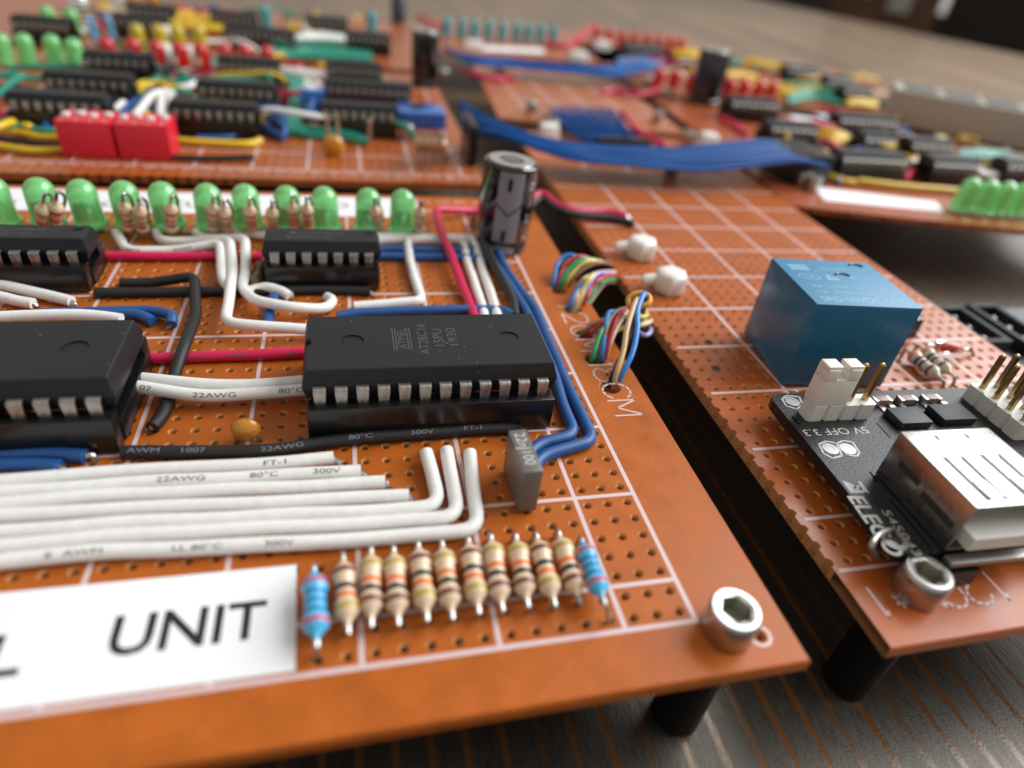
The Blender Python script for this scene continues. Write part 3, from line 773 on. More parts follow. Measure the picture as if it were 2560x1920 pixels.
# ---- front row of resistors
FRW = [
 ((-13.45, 1.51, 0.62), (-13.56, 3.98, 0.75), (-13.50, 1.53, -0.25), 'gokn'),
 ((-12.60, 1.67, 0.62), (-12.50, 4.16, 0.75), (-12.57, 1.54, -0.25), 'nkog'),
 ((-11.65, 1.59, 0.62), (-11.61, 4.09, 0.75), (-11.61, 1.45, -0.25), 'nkog'),
 ((-10.61, 1.61, 0.62), (-10.61, 4.22, 0.75), (-10.60, 1.41, -0.25), 'gokn'),
 ((-9.67, 1.55, 0.62), (-9.65, 4.14, 0.75), (-9.60, 1.40, -0.25), 'nkog'),
 ((-8.65, 1.64, 0.62), (-8.55, 4.21, 0.75), (-8.60, 1.43, -0.25), 'gokn'),
 ((-7.73, 1.62, 0.62), (-7.59, 4.25, 0.75), (-7.57, 1.48, -0.25), 'nkog'),
 ((-6.71, 1.66, 0.62), (-6.54, 4.12, 0.75), (-6.54, 1.39, -0.25), 'nkog'),
 ((-5.69, 1.52, 0.62), (-5.64, 4.05, 0.75), (-5.53, 1.39, -0.25), 'gokn'),
 ((-4.66, 1.56, 0.62), (-4.64, 4.08, 0.75), (-4.48, 1.41, -0.25), 'nkog')]
for i, (a_, b_, h_, bd) in enumerate(FRW):
    resistor_flat(a_, b_, 'tan', bd, 'tan banded resistor, %s from the left between the two blue ones' % ORD[i], 'tan resistors of the front row', la=h_, blen=(Vector(b_) - Vector(a_)).length - .15, rr=.475)
a_, b_ = (-14.51, 0.97, 0.80), (-14.63, 3.44, 0.90)
resistor_flat(a_, b_, 'sky', 'rbbbr', 'sky blue resistor beside the UNIT sticker', None, la=(-14.56, 0.59, -0.25), blen=(Vector(b_) - Vector(a_)).length - .15, rr=.50)
a_, b_ = (-3.89, 1.07, 1.00), (-3.82, 3.49, 0.90)
resistor_flat(a_, b_, 'sky', 'rbbbr', 'sky blue resistor at the right end of the front resistor row', None, la=(-3.54, 0.42, -0.25), blen=(Vector(b_) - Vector(a_)).length - .15, rr=.46)
# ---- electrolytic capacitor, film capacitor, ceramic capacitor
electrolytic((-1.0, 34.9, 0), 2.12, 7.0, 'tall black capacitor with grey stripe on the front board', tilt=(0, rad(2.5)))
fc = thing('film_capacitor', 'grey box shaped capacitor beside the bent blue wires', 'capacitor', (-5.55, 7.75, 0), rad(2))
mb = MB(); mb.box((0, 0, 1.38), (.9, 2.85, 2.5), bev=.09); part('box', mb, mat('grey_brown_plastic', (0.135, 0.125, 0.112), .33, bump=.05), fc)
mb = MB(); flat_text(mb, '22nJ100', (.02, .1, 2.632), 2.1, .5, rad(-90), 0); part('printed_text', mb, mat('silver_print', (0.5, 0.5, 0.52), .5), fc, smooth=0)
for s in (-1, 1): mb = MB(); mb.tube([(0, s, .2), (0, s, -.6)], .1, 6); part('lead', mb, SILV(), fc)
def ceramic(loc, label, r=.72, rz=0.0, tall=False, group=None):
    t = thing('ceramic_capacitor', label, 'capacitor', loc, rz, group)
    mb = MB(); mb.lathe([(.03, -.38), (r * .5, -.34), (r * .85, -.2), (r, 0), (r * .85, .2), (r * .5, .34), (.03, .38)], 20, M=Matrix.Translation((0, 0, r + .12)) @ Matrix.Rotation(pi / 2, 4, 'X') @ Matrix.Scale(1.1, 4, (1, 0, 0)))
    part('bead', mb, mat('mustard_epoxy', (0.52, 0.215, 0.012), .28, coat=.4), t)
    for s in (-.5, .5): mb = MB(); mb.tube([(s, 0, .5), (s, 0, -.4)], .09, 6); part('lead', mb, TIN(), t)
ceramic((-18.0, 12.45, 0), 'small mustard yellow ceramic capacitor in front of the paired white wires', r=.63)

# ================================================================== WIRES OF THE FRONT BOARD
z1 = WR + .01
FG = 'white wires laid side by side in front'
wire([(-28.20, 10.43, 0.33), (-27.52, 10.39, 0.33), (-23.19, 10.53, 0.33), (-17.40, 10.39, 0.33), (-13.97, 10.52, 0.33)], 'white', 'white wire nearest the black printed wire, with stripped tip, shortest of the parallel front wires', curve=True, bare1=[(-13.72, 10.23, 0.20), (-13.60, 10.38, -0.10)], group=FG, text=[('FT-1', 11.2, .42, 35), ('CN  AWM', 13.8, .42, 35)], seg=16)
wire([(-27.92, 9.66, 0.33), (-27.28, 9.69, 0.33), (-23.00, 9.73, 0.33), (-17.33, 9.59, 0.33), (-12.75, 9.49, 0.33)], 'white', 'white front wire printed 22AWG, second from the black printed wire', curve=True, bare1=[(-12.55, 9.34, 0.20), (-12.50, 9.49, -0.10)], group=FG, text=[('22AWG', 6.6, .42, 25), ('80°C', 10.4, .42, 25), ('300V', 13.1, .42, 25), ('FT-1', 15.9, .42, 25), ('CN', 19.0, .42, 25)], seg=16)
wire([(-27.68, 8.99, 0.33), (-27.04, 9.02, 0.33), (-22.84, 9.07, 0.33), (-17.26, 8.83, 0.33), (-11.69, 8.66, 0.33)], 'white', 'white front wire with bright stripped tip, third from the black printed wire', curve=True, bare1=[(-11.57, 8.56, 0.20), (-11.51, 8.70, -0.10)], group=FG, seg=16)
wire([(-27.43, 8.32, 0.33), (-26.81, 8.33, 0.33), (-22.65, 8.26, 0.33), (-17.18, 7.96, 0.33), (-10.70, 7.72, 0.33)], 'white', 'longest of the straight cut white front wires, next to the bent ones', curve=True, bare1=[(-10.55, 7.60, 0.10), (-10.54, 7.72, -0.10)], group=FG, text=[('AWM 1007', 17.3, .36, 75), ('22AWG', 21.0, .36, 75)], seg=16)
wire([(-27.13, 7.48, 0.33), (-26.51, 7.49, 0.33), (-22.46, 7.45, 0.33), (-17.11, 7.19, 0.33), (-12.36, 6.94, 0.33), (-9.39, 6.90, 0.33), (-9.66, 10.21, 0.60)], 'white', 'white front wire bent up at the right, innermost of the three bent ones', bend=.9, bare1=[(-9.64, 10.66, 0.30), (-9.56, 11.31, -0.30)], group=FG, seg=16)
wire([(-26.85, 6.71, 0.33), (-26.26, 6.78, 0.33), (-22.30, 6.77, 0.33), (-17.05, 6.52, 0.33), (-12.39, 6.28, 0.33), (-8.70, 6.17, 0.33), (-8.64, 10.28, 0.60)], 'white', 'white front wire bent up at the right, middle of the three bent ones', bend=.9, bare1=[(-8.61, 10.73, 0.30), (-8.49, 11.39, -0.30)], group=FG, seg=16)
wire([(-26.58, 5.97, 0.33), (-26.01, 6.06, 0.33), (-22.12, 6.03, 0.33), (-16.98, 5.66, 0.33), (-12.43, 5.43, 0.33), (-7.93, 5.38, 0.33), (-7.57, 10.01, 0.60)], 'white', 'white front wire bent up at the right, outermost and nearest the resistors', bend=.9, bare1=[(-7.51, 10.46, 0.30), (-7.36, 11.10, -0.30)], group=FG, text=[('E  AWM', 2.2, .4, 30), ('LL 80°C', 6.6, .4, 30), ('300V', 10.0, .4, 30), ('22AWG', 27.6, .36, -40)], seg=16)
wire([(-23.21, 11.81, 0.33), (-17.48, 11.34, 0.33), (-14.35, 11.66, 0.33), (-9.87, 11.90, 0.33), (-5.02, 11.84, 0.33), (-4.6, 10.5, .33)], 'black', 'black wire with pale print running in front of the large chips', curve=True, bare0=[(-23.49, 12.34, -0.20)], bare1=[(-4.1, 10.45, .25), (-3.9, 10.5, -.1)],
     text=[('AWM', .3, .40, 30), ('1007', 2.6, .40, 30), ('22AWG', 6.0, .40, 30), ('80°C', 10.0, .40, 30), ('300V', 13.0, .40, 30), ('FT-1', 15.7, .40, 30)], seg=16)
wire([(-29.06, 12.30, 0.33), (-28.13, 12.13, 0.33), (-26.30, 11.99, 0.33), (-24.67, 11.65, 0.36)], 'blue', 'blue wire with stripped tip at the left edge, further of two', bend=.3, bare1=[(-24.41, 11.73, 0.30), (-24.27, 11.65, -0.10)], group='blue wires at the left edge', seg=14)
wire([(-28.81, 11.61, 0.33), (-27.89, 11.45, 0.33), (-26.53, 11.31, 0.33), (-25.52, 11.07, 0.36)], 'blue', 'blue wire with stripped tip at the left edge, nearer of two', bend=.3, bare1=[(-25.32, 10.93, 0.30), (-25.37, 11.06, -0.10)], group='blue wires at the left edge', text=[('22AWG', 3.0, .36, 20)], seg=14)
# blue pair round the right side of the dimpled chip
wire([(-14.8, 31.0, .33), (-10.71, 33.35, 0.33), (-5.07, 33.26, 0.33), (-1.54, 33.43, 0.33), (-1.53, 29.40, 0.36), (-0.70, 24.29, 0.33), (-0.83, 19.93, 0.33), (-0.92, 16.65, 0.33), (-0.93, 13.57, 0.33), (-0.95, 10.49, 0.33), (-4.08, 9.66, 0.33), (-5.3, 7.9, .33)], 'blue', 'outer of two blue wires curving round the right side of the dimpled chip', bend=.75, group='blue wires round the dimpled chip', seg=16)
wire([(-14.8, 30.2, .33), (-10.77, 32.16, 0.33), (-5.25, 32.04, 0.33), (-2.32, 31.77, 0.33), (-1.69, 27.06, 0.36), (-1.43, 24.31, 0.33), (-1.40, 19.95, 0.33), (-1.44, 16.34, 0.33), (-1.74, 13.34, 0.33), (-1.80, 11.07, 0.33), (-3.95, 10.58, 0.33), (-5.3, 9.0, .33)], 'blue', 'inner of two blue wires curving round the right side of the dimpled chip', bend=.75, group='blue wires round the dimpled chip', seg=16)
# crimson wires
wire([(-28.91, 31.81, 0.33), (-28.03, 31.91, 0.33), (-19.32, 31.94, 0.33), (-16.98, 31.98, 0.33)], 'red', 'crimson wire running between the two small chips', bend=.3, seg=14)
wire([(-23.69, 19.34, 0.33), (-22.38, 19.43, 0.33), (-18.39, 19.44, 0.33), (-14.80, 19.59, 0.33)], 'red', 'crimson wire with print between the two large chips', bend=.4, text=[('AWM', 1.55, .36, 55), ('1007', 4.2, .36, 55), ('22', 7.1, .36, 55)], seg=14)
# paired white wires
wire([(-24.08, 16.84, 0.90), (-23.35, 16.75, 0.90), (-20.38, 15.98, 0.90), (-18.01, 15.95, 0.80), (-15.00, 16.33, 0.70)], 'white', 'white wire between the large chips, further of the pair', curve=True, group='paired white wires between the large chips', seg=16)
wire([(-23.87, 16.03, 1.00), (-23.15, 15.87, 0.95), (-20.29, 15.26, 0.80), (-17.95, 15.28, 0.75), (-14.98, 15.53, 0.70)], 'white', 'white wire printed 22AWG between the large chips, nearer of the pair', curve=True, group='paired white wires between the large chips', text=[('07', .8, .42, 50), ('22AWG', 3.3, .42, 50), ('80°C', 7.3, .42, 50)], seg=16)
# white wires behind, bundle over crimson and black wires
wire([(-28.91, 35.16, 0.60), (-27.70, 32.58, 0.40), (-24.79, 32.73, 0.40), (-21.75, 32.95, 0.90), (-20.86, 27.36, 0.90), (-20.40, 26.73, 0.40)], 'white', 'white wire leaving the left small chip, printed, leftmost of three bent down', bend=.8, bare0=[(-29.68, 37.40, -0.30)], text=[('1007', 2.7, .36, 60), ('AWM', 5.6, .36, 60)], seg=16)
wire([(-26.51, 35.71, 0.40), (-25.84, 34.34, 0.35), (-23.39, 34.30, 0.40), (-21.08, 33.23, 1.00), (-20.34, 28.14, 1.00), (-20.06, 22.04, 0.90), (-18.32, 21.53, 0.98), (-15.62, 21.33, 0.80), (-13.79, 21.77, 0.40)], 'white', 'white wire printed 80°C making a square bend ahead of the dimpled chip', bend=.85, bare0=[(-27.04, 37.50, -0.30)], text=[('80°C', 11.3, .36, 70), ('300V', 14.6, .36, 70)], seg=16)
wire([(-23.87, 35.91, 0.40), (-23.33, 34.91, 0.35), (-22.06, 34.84, 0.40), (-20.07, 33.56, 1.00), (-19.58, 28.30, 1.00), (-19.72, 27.00, 0.50), (-18.58, 24.44, 0.95), (-16.50, 23.61, 0.95), (-14.48, 24.19, 0.50), (-14.00, 25.21, 0.55), (-14.40, 26.03, 0.35)], 'white', 'white wire with hooked end in front of the middle small chip', bend=.85, bare0=[(-24.30, 37.71, -0.30)], bare1=[(-14.63, 26.81, -0.30)], seg=16)
wire([(-21.75, 36.10, 0.35), (-20.60, 36.03, 0.35), (-19.65, 35.65, 0.35), (-18.82, 35.51, 0.33)], 'white', 'short white wire at the foot of the green LEDs, behind the middle chip', bend=.5, seg=12)
wire([(-19.70, 26.66, 0.35), (-18.87, 27.02, 0.40), (-18.14, 26.97, 0.55), (-17.26, 26.51, 0.50), (-16.75, 26.06, 0.36)], 'white', 'short curved white wire with cut tip under the hooked white wire', curve=True, bare1=[(-16.66, 26.13, 0.15), (-16.60, 26.26, -0.10)], seg=14)
# black wires
wire([(-28.14, 26.79, 0.33), (-25.58, 26.82, 0.33), (-20.43, 26.93, 0.33), (-17.09, 26.97, 0.33), (-13.78, 27.01, 0.33), (-11.63, 26.71, 0.33)], 'black', 'long black wire lying in front of the two small chips', curve=True, bare0=[(-28.48, 27.26, -0.20)], bare1=[(-11.52, 26.67, 0.10), (-11.45, 26.89, -0.20)], seg=16)
wire([(-27.03, 28.00, 0.35), (-25.19, 28.03, 0.35), (-22.57, 27.78, 0.95), (-21.95, 23.71, 0.50), (-21.80, 19.40, 0.95), (-22.08, 17.80, 0.40), (-22.00, 14.44, 0.33), (-22.30, 13.46, 0.33)], 'black', 'black wire bent at a right angle crossing over the crimson wire', bend=.7, bare0=[(-27.39, 28.86, -0.20)], bare1=[(-22.54, 13.80, 0.20), (-22.71, 13.75, -0.10)], seg=16)
# blue bits
wire([(-30.29, 24.37, 0.33), (-29.17, 24.40, 0.33), (-25.69, 24.50, 0.33), (-24.31, 24.28, 0.40), (-23.30, 23.54, 0.55), (-23.16, 22.78, 0.40)], 'blue', 'blue wire with hooked end and bright stripped tip behind the left large chip', curve=True, bare1=[(-23.35, 22.80, 0.20), (-23.45, 22.86, -0.10)], seg=14)
wire([(-28.19, 23.98, 0.36), (-26.18, 24.08, 0.36), (-25.05, 23.81, 0.42), (-24.24, 23.24, 0.33)], 'blue', 'blue wire end tucked against the left large chip', curve=True, seg=12)
wire([(-17.71, 26.13, 0.33), (-17.79, 24.72, 0.33), (-17.82, 23.45, 0.33), (-17.81, 22.68, 0.30)], 'blue', 'short blue wire passing under the hooked white wire', curve=True, seg=12)
wire([(-13.77, 23.58, 0.33), (-12.54, 23.90, 0.36), (-5.94, 24.12, 0.36), (-2.94, 24.00, 0.36), (-2.50, 23.18, 0.36)], 'blue', 'blue wire along the back of the dimpled chip', bend=.6, seg=14)
# white wire behind left chip, two with cut tips
wire([(-32.47, 22.85, 1.00), (-31.66, 22.89, 1.00), (-28.32, 23.01, 1.00), (-26.87, 22.95, 0.95), (-25.63, 22.68, 0.90)], 'white', 'white wire lying along the back of the left large chip', curve=True, seg=14)
wire([(-34.21, 27.37, 0.70), (-33.31, 27.31, 0.65), (-31.34, 26.67, 0.45), (-29.14, 25.74, 0.34)], 'white', 'white wire with cut tip in front of the left small chip, further of two', curve=True, bare1=[(-28.97, 25.57, 0.20), (-29.00, 25.60, -0.10)], group='white wires ending at the left small chip', seg=16)
wire([(-33.76, 26.06, 0.60), (-32.93, 26.09, 0.50), (-31.96, 25.76, 0.40), (-31.06, 25.51, 0.34)], 'white', 'white wire with cut tip in front of the left small chip, nearer of two', curve=True, bare1=[(-30.92, 25.47, 0.20), (-30.95, 25.65, -0.10)], group='white wires ending at the left small chip', seg=16)
# around the right of the LED row
wire([(-8.36, 36.45, 0.33), (-8.50, 33.80, 0.40), (-8.56, 30.74, 0.50), (-8.49, 28.07, 0.36), (-8.22, 25.44, 0.33), (-9.49, 25.24, 0.33), (-12.73, 24.73, 0.33)], 'white', 'white wire with print bent like an L beside the middle small chip', bend=.7, text=[('300V', 1.5, .36, 60), ('AWM', 6.0, .36, 60)], bare1=[(-12.84, 25.44, -0.20)], seg=14)
wire([(-1.26, 41.22, 0.40), (-2.44, 41.03, 0.50), (-5.82, 39.34, 1.20), (-5.71, 34.87, 1.00), (-5.39, 28.81, 0.75), (-5.22, 26.60, 0.45), (-5.10, 23.14, 0.36), (-5.08, 21.70, 0.36)], 'red', 'crimson wire bent up from the tall striped capacitor to the dimpled chip', bend=.7, bare0=[(-0.84, 42.40, -0.10)], seg=14)
wire([(-15.5, 32.5, .33), (-10.45, 35.02, 0.33), (-3.98, 35.03, 0.36), (-4.28, 30.58, 0.33), (-4.30, 25.01, 0.33), (-4.43, 22.59, 0.33)], 'white', 'white wire turning down beside the crimson wire, nearer of two', bend=.7, group='white wires turning down at the right', seg=14)
wire([(-15.5, 33.3, .36), (-10.42, 35.61, 0.36), (-3.07, 35.39, 0.36), (-3.26, 30.59, 0.33), (-3.42, 24.99, 0.33), (-3.54, 22.56, 0.33)], 'white', 'white wire turning down beside the black wire, further of two', bend=.7, group='white wires turning down at the right', seg=14)
wire([(-2.33, 39.23, 0.40), (-2.38, 37.29, 0.60), (-2.59, 32.09, 0.95), (-2.37, 28.17, 0.80), (-2.04, 25.48, 0.40), (-2.33, 23.06, 0.36)], 'black', 'black wire running from the tall striped capacitor to the dimpled chip', curve=True, bare0=[(-2.04, 40.94, -0.20)], seg=14)
# small brown resistor behind the bent white wires
resistor_flat((-18.68, 30.04, 0.75), (-19.03, 27.56, 0.45), 'brown', 'kkk', 'dark brown resistor lying beside the middle small chip', None)

# ---- loose multicoloured strands through the drilled edge holes
def bundle(label, strands, r=.165):
    t = thing('strand_bundle', label, 'wire bundle', (2, 20, 0), 0, 'multicoloured strand bundles at the board edge')
    for col, pts in strands:
        mb = MB(); mb.tube([p - Vector((2, 20, 0)) for p in spline(pts, 6)], r, 10); part('strand', mb, STR[col](), t)
bundle('furthest bundle of coloured strands, blue strand first, out of the board edge', [
 ('blue', [(1.75, 28.26, -0.50), (1.70, 28.03, 0.30), (2.31, 29.44, 1.20), (3.11, 29.90, 1.60), (3.84, 29.82, 1.50), (5.48, 30.48, 0.90), (8.18, 33.03, -0.80), (9.96, 34.90, -2.00)]),
 ('black', [(1.93, 28.26, -0.50), (1.97, 28.21, 0.30), (2.50, 29.07, 1.10), (3.49, 29.83, 1.40), (4.65, 29.86, 1.20), (6.60, 31.11, 0.20), (9.17, 33.90, -1.50)]),
 ('red', [(1.97, 28.17, -0.50), (2.04, 28.02, 0.40), (2.62, 28.88, 1.10), (3.52, 29.42, 1.60), (4.23, 29.62, 1.60), (5.61, 30.08, 1.00), (8.57, 33.12, -1.00)]),
 ('green', [(2.15, 28.08, -0.50), (2.21, 27.84, 0.40), (2.95, 28.49, 1.20), (3.74, 28.93, 1.60), (4.47, 29.23, 1.60), (5.90, 30.08, 1.00), (8.67, 33.12, -1.00)]),
 ('yellow', [(2.56, 28.07, -0.50), (2.74, 28.01, 0.50), (3.49, 28.50, 1.20), (4.22, 28.74, 1.60), (5.11, 29.15, 1.50), (6.65, 30.40, 0.70), (8.84, 33.01, -1.00)]),
 ('brown', [(2.60, 27.89, -0.50), (3.10, 28.00, 0.50), (3.82, 28.32, 1.10), (4.70, 28.67, 1.40), (5.66, 29.07, 1.40), (6.96, 30.40, 0.60), (8.87, 32.80, -1.00)])])
bundle('second bundle of coloured strands, with violet strand on top, out of the board edge', [
 ('blue', [(2.07, 25.01, -0.50), (2.13, 24.92, 0.30), (2.68, 25.67, 0.90), (3.50, 26.30, 1.30), (4.98, 27.47, 1.20), (6.65, 29.42, 0.40), (8.70, 32.06, -1.00)]),
 ('tan', [(2.26, 24.92, -0.50), (2.47, 25.05, 0.50), (3.01, 26.15, 1.10), (3.39, 26.35, 1.50), (4.61, 27.47, 1.20), (6.86, 29.61, 0.20), (8.59, 31.76, -1.00)]),
 ('cream', [(2.38, 24.87, -0.50), (2.64, 25.05, 0.50), (3.17, 25.98, 1.10), (3.68, 26.44, 1.50), (4.80, 27.55, 1.30), (6.87, 29.71, 0.30), (8.70, 32.06, -1.00)]),
 ('yellow', [(2.55, 24.87, -0.50), (2.82, 25.05, 0.50), (3.15, 25.63, 1.10), (3.63, 26.07, 1.60), (4.51, 27.07, 1.50), (6.80, 29.52, 0.30), (8.55, 31.65, -1.00)]),
 ('violet', [(2.69, 24.91, -0.50), (3.19, 25.52, 0.70), (3.77, 26.10, 1.40), (4.51, 26.87, 1.60), (5.44, 27.75, 1.20), (6.92, 29.52, 0.20), (8.47, 31.45, -1.00)]),
 ('red', [(2.85, 24.99, -0.50), (3.30, 25.20, 0.50), (3.89, 25.98, 1.00), (4.65, 26.56, 1.30), (5.91, 27.87, 0.90), (7.57, 30.00, -0.20), (9.17, 32.21, -1.50)]),
 ('green', [(3.00, 24.99, -0.60), (3.91, 25.89, 0.30), (4.49, 26.54, 0.70), (5.13, 26.96, 0.90), (6.34, 28.27, 0.40), (8.54, 31.23, -1.20)]),
 ('brown', [(3.03, 24.83, -0.60), (4.48, 26.42, 0.10), (5.32, 27.26, 0.50), (6.26, 28.19, 0.20), (8.22, 30.63, -1.20)])])
bundle('third bundle of coloured strands, brown and red ones low over the gap', [
 ('brown', [(1.78, 21.66, -0.50), (2.00, 21.42, 0.10), (2.56, 21.62, 0.50), (3.34, 21.86, 0.70), (4.43, 22.24, 0.90), (5.64, 23.16, 0.80), (6.73, 23.70, 0.00), (8.08, 24.20, -1.00)]),
 ('red', [(2.30, 21.49, -0.50), (2.49, 21.24, 0.20), (3.18, 21.58, 0.60), (3.88, 21.82, 0.80), (5.04, 22.53, 0.90), (6.19, 23.50, 0.50), (7.89, 24.53, -0.80)]),
 ('black', [(2.64, 21.32, -0.40), (3.16, 21.39, 0.00), (3.92, 21.44, 0.40), (4.95, 22.00, 0.40), (6.37, 22.77, 0.00), (7.89, 23.73, -1.00)]),
 ('yellow', [(2.79, 21.35, -0.70), (3.58, 21.54, -0.20), (4.35, 21.54, 0.10), (5.43, 21.79, 0.20), (6.70, 22.42, 0.20), (7.51, 22.91, -0.30), (7.49, 23.43, -1.00)]),
 ('cream', [(4.51, 22.04, 0.20), (5.37, 21.70, 0.30), (6.26, 21.82, 0.30), (7.27, 22.57, 0.10), (8.06, 24.19, -0.60)]),
 ('violet', [(5.62, 22.64, 0.00), (5.70, 21.57, 0.10), (6.08, 20.66, 0.20), (6.91, 21.53, 0.00), (7.77, 23.56, -0.80)])])
bundle('fourth bundle of coloured strands, green and blue ones bent over the gap', [
 ('green', [(1.67, 18.54, -0.50), (1.58, 18.28, 0.30), (2.17, 19.29, 1.00), (2.70, 20.05, 1.20), (3.68, 21.18, 1.10), (5.43, 22.89, 0.50), (7.45, 24.70, -0.60)]),
 ('brown', [(2.09, 18.51, -0.50), (2.12, 18.51, 0.30), (2.62, 19.52, 1.10), (3.33, 20.67, 1.50), (4.18, 21.68, 1.50), (5.72, 23.16, 0.80), (7.60, 24.86, -0.60)]),
 ('blue', [(2.32, 18.50, -0.50), (2.20, 18.35, 0.40), (2.72, 19.77, 1.20), (3.22, 20.92, 1.70), (3.66, 21.28, 1.70), (4.95, 22.37, 1.00), (7.03, 24.21, -0.40)]),
 ('red', [(2.51, 18.49, -0.50), (2.56, 18.59, 0.40), (3.18, 19.77, 1.10), (3.86, 20.80, 1.50), (4.75, 21.84, 1.40), (6.01, 23.16, 0.70), (7.65, 24.53, -0.60)]),
 ('cream', [(2.59, 18.49, -0.50), (2.81, 18.98, 0.40), (3.72, 20.33, 1.00), (4.67, 21.56, 1.30), (5.63, 22.64, 1.10), (6.55, 23.03, 0.40), (7.58, 23.88, -0.60)]),
 ('yellow', [(4.81, 21.93, 0.90), (5.68, 22.21, 0.90), (6.12, 21.75, 0.80), (7.02, 22.85, 0.50), (7.31, 24.15, 0.20), (7.34, 25.37, -0.60)])])
bundle('nearest bundle of strands rising high with an orange loop at its top', [
 ('black', [(1.98, 16.07, -0.50), (2.35, 16.45, 0.50), (3.40, 17.84, 1.30), (4.20, 19.22, 2.10), (4.80, 20.63, 2.70), (5.38, 21.35, 2.80), (5.85, 21.44, 2.40), (6.20, 21.99, 1.20)]),
 ('tan', [(2.27, 16.05, -0.50), (2.37, 16.21, 0.50), (2.98, 17.22, 1.30), (3.51, 18.46, 2.00), (4.17, 19.68, 2.50), (4.96, 20.90, 2.80), (5.74, 21.71, 2.60)]),
 ('blue', [(2.49, 16.04, -0.50), (2.77, 16.19, 0.50), (3.52, 17.07, 1.30), (4.19, 18.43, 2.00), (4.67, 19.93, 2.60), (5.56, 21.29, 3.00), (5.90, 21.70, 2.60)]),
 ('orange', [(4.63, 20.91, 2.20), (4.64, 21.44, 2.50), (4.99, 21.59, 2.80), (5.52, 21.55, 2.90), (5.96, 21.26, 2.80), (5.78, 20.79, 2.60), (5.25, 20.77, 2.40), (5.04, 21.36, 2.20)]),
 ('yellow', [(4.86, 21.51, 2.20), (5.09, 21.34, 1.60), (5.71, 21.40, 1.20), (6.45, 21.86, 1.00), (6.77, 22.80, 0.90)])], r=.18)

# ================================================================== RELAY BOARD
relay_b = perfboard('circuit_board', 'russet perforated board with scalloped left edge carrying the blue relay', 7.5, 33.2, -2.3, 69, (8.5, 32.5), (1.9, 60.9), PCB_B(), half_left=True)
strips(relay_b, [(13 + 5 * k, 1.4, 13 + 5 * k, 61.4) for k in range(4)] + [(7.9, 4.4 + 5 * k, 33, 4.4 + 5 * k) for k in range(12)] + [(7.7, 1.4, 33, 1.4)], .2)
mb = MB()
for s, xx in (('1', 8.4), ('*', 9.5), ('M', 10.9), ('C', 12.2), ('2', 13.5), ('1', 14.7)): thin_text(mb, s, (xx, -.35, 0), 1.15 if s not in '1*' else None, 1.5, rad(180))
part('printed_lettering', mb, PRINT(), relay_b, smooth=0)
cap_screw((10.45, -.1, 0), 'steel socket head screw in front of the black power module')

rl = thing('relay', 'large glossy blue box shaped relay on the russet board', 'relay', (16.66, 17.43, 0), rad(-5.8))
mb = MB(); mb.box((0, 0, 2.95), (6.83, 6.04, 5.7), bev=.07); me_r = part('case', mb, mat('relay_blue', (0.014, 0.122, 0.23), 0.27, spec=.5, coat=.15, dust=.25, dscale=1.2, dcol=(.25, .4, .5)), rl)
mb = MB(); mb.box((0, 0, 5.82), (6.79, 6.0, .06), bev=.02); part('lid', mb, mat('relay_lid_blue', (0.033, 0.205, 0.37), 0.5, dust=.25, dscale=2.5, dcol=(.4, .55, .65), bump=.15, bscale=14), rl)
mb = MB(); zz = 5.856
def tx(s, x, y, w, h): flat_text(mb, s, (x, y, zz), w * .95, h, 0, 0)
for k in range(4): mb.brk(); mb.box((-2.15, 2.1 - .2 * k, zz), (1.3, .13, .003))
tx('SONGLE', .2, 1.75, 1.9, .36); tx('R', -1.2, 1.35, .2, .22); tx('CQC', -2.05, .55, .8, .36); tx('UL', .95, .75, .7, .5); tx('cRUus', 2.1, .55, .9, .4)
tx('10A  250VAC  10A  125VAC', .15, -.72, 5.6, .34); tx('10A   30VDC   10A   28VDC', .15, -1.42, 5.6, .34); tx('SRD-05VDC-SL-C', .05, -2.3, 5.9, .58)
for r_ in (.62, .56):
    pass
n = 28; mb.brk(); mb.add([(-2.05 + .72 * cos(2 * pi * i / n), .55 + .42 * sin(2 * pi * i / n), zz) for i in range(n)] + [(-2.05 + .66 * cos(2 * pi * i / n), .55 + .37 * sin(2 * pi * i / n), zz) for i in range(n)], [(i, (i + 1) % n, n + (i + 1) % n, n + i) for i in range(n)])
mb.brk(); mb.add([(-.95, .2, zz), (.0, .2, zz), (-.75, .95, zz), (-.72, .38, zz), (-.35, .38, zz), (-.68, .72, zz)], [(0, 1, 4, 3), (1, 2, 5, 4), (2, 0, 3, 5)])
part('printed_text', mb, mat('relay_print', (0.24, 0.42, 0.52), .5), rl, smooth=0)
for (cx, cy) in ((.35, .95), (2.15, 2.45)):
    mb = MB()
    pts = [(cx + .5 * cos(a), cy + .5 * sin(a) - .3, 5.87) for a in [rad(20 + 12 * i) for i in range(11)]]
    mb.tube(pts, .085, 8)
    part('vent_slot', mb, mat('slot_dark_blue', (0.008, 0.03, 0.07), .3), rl)
tb = thing('terminal_block', 'black terminal block just behind the blue relay', 'connector', (24.4, 22, 0))
mb = MB(); mb.box((.2, -1.0, .75), (5.6, 2.3, 1.5), bev=.08); part('housing', mb, SOCK(), tb)
mb = MB(); mb.box((-.1, 1.1, 1.15), (5.6, 1.7, 2.3), bev=.08); part('rear_housing', mb, SOCK(), tb)

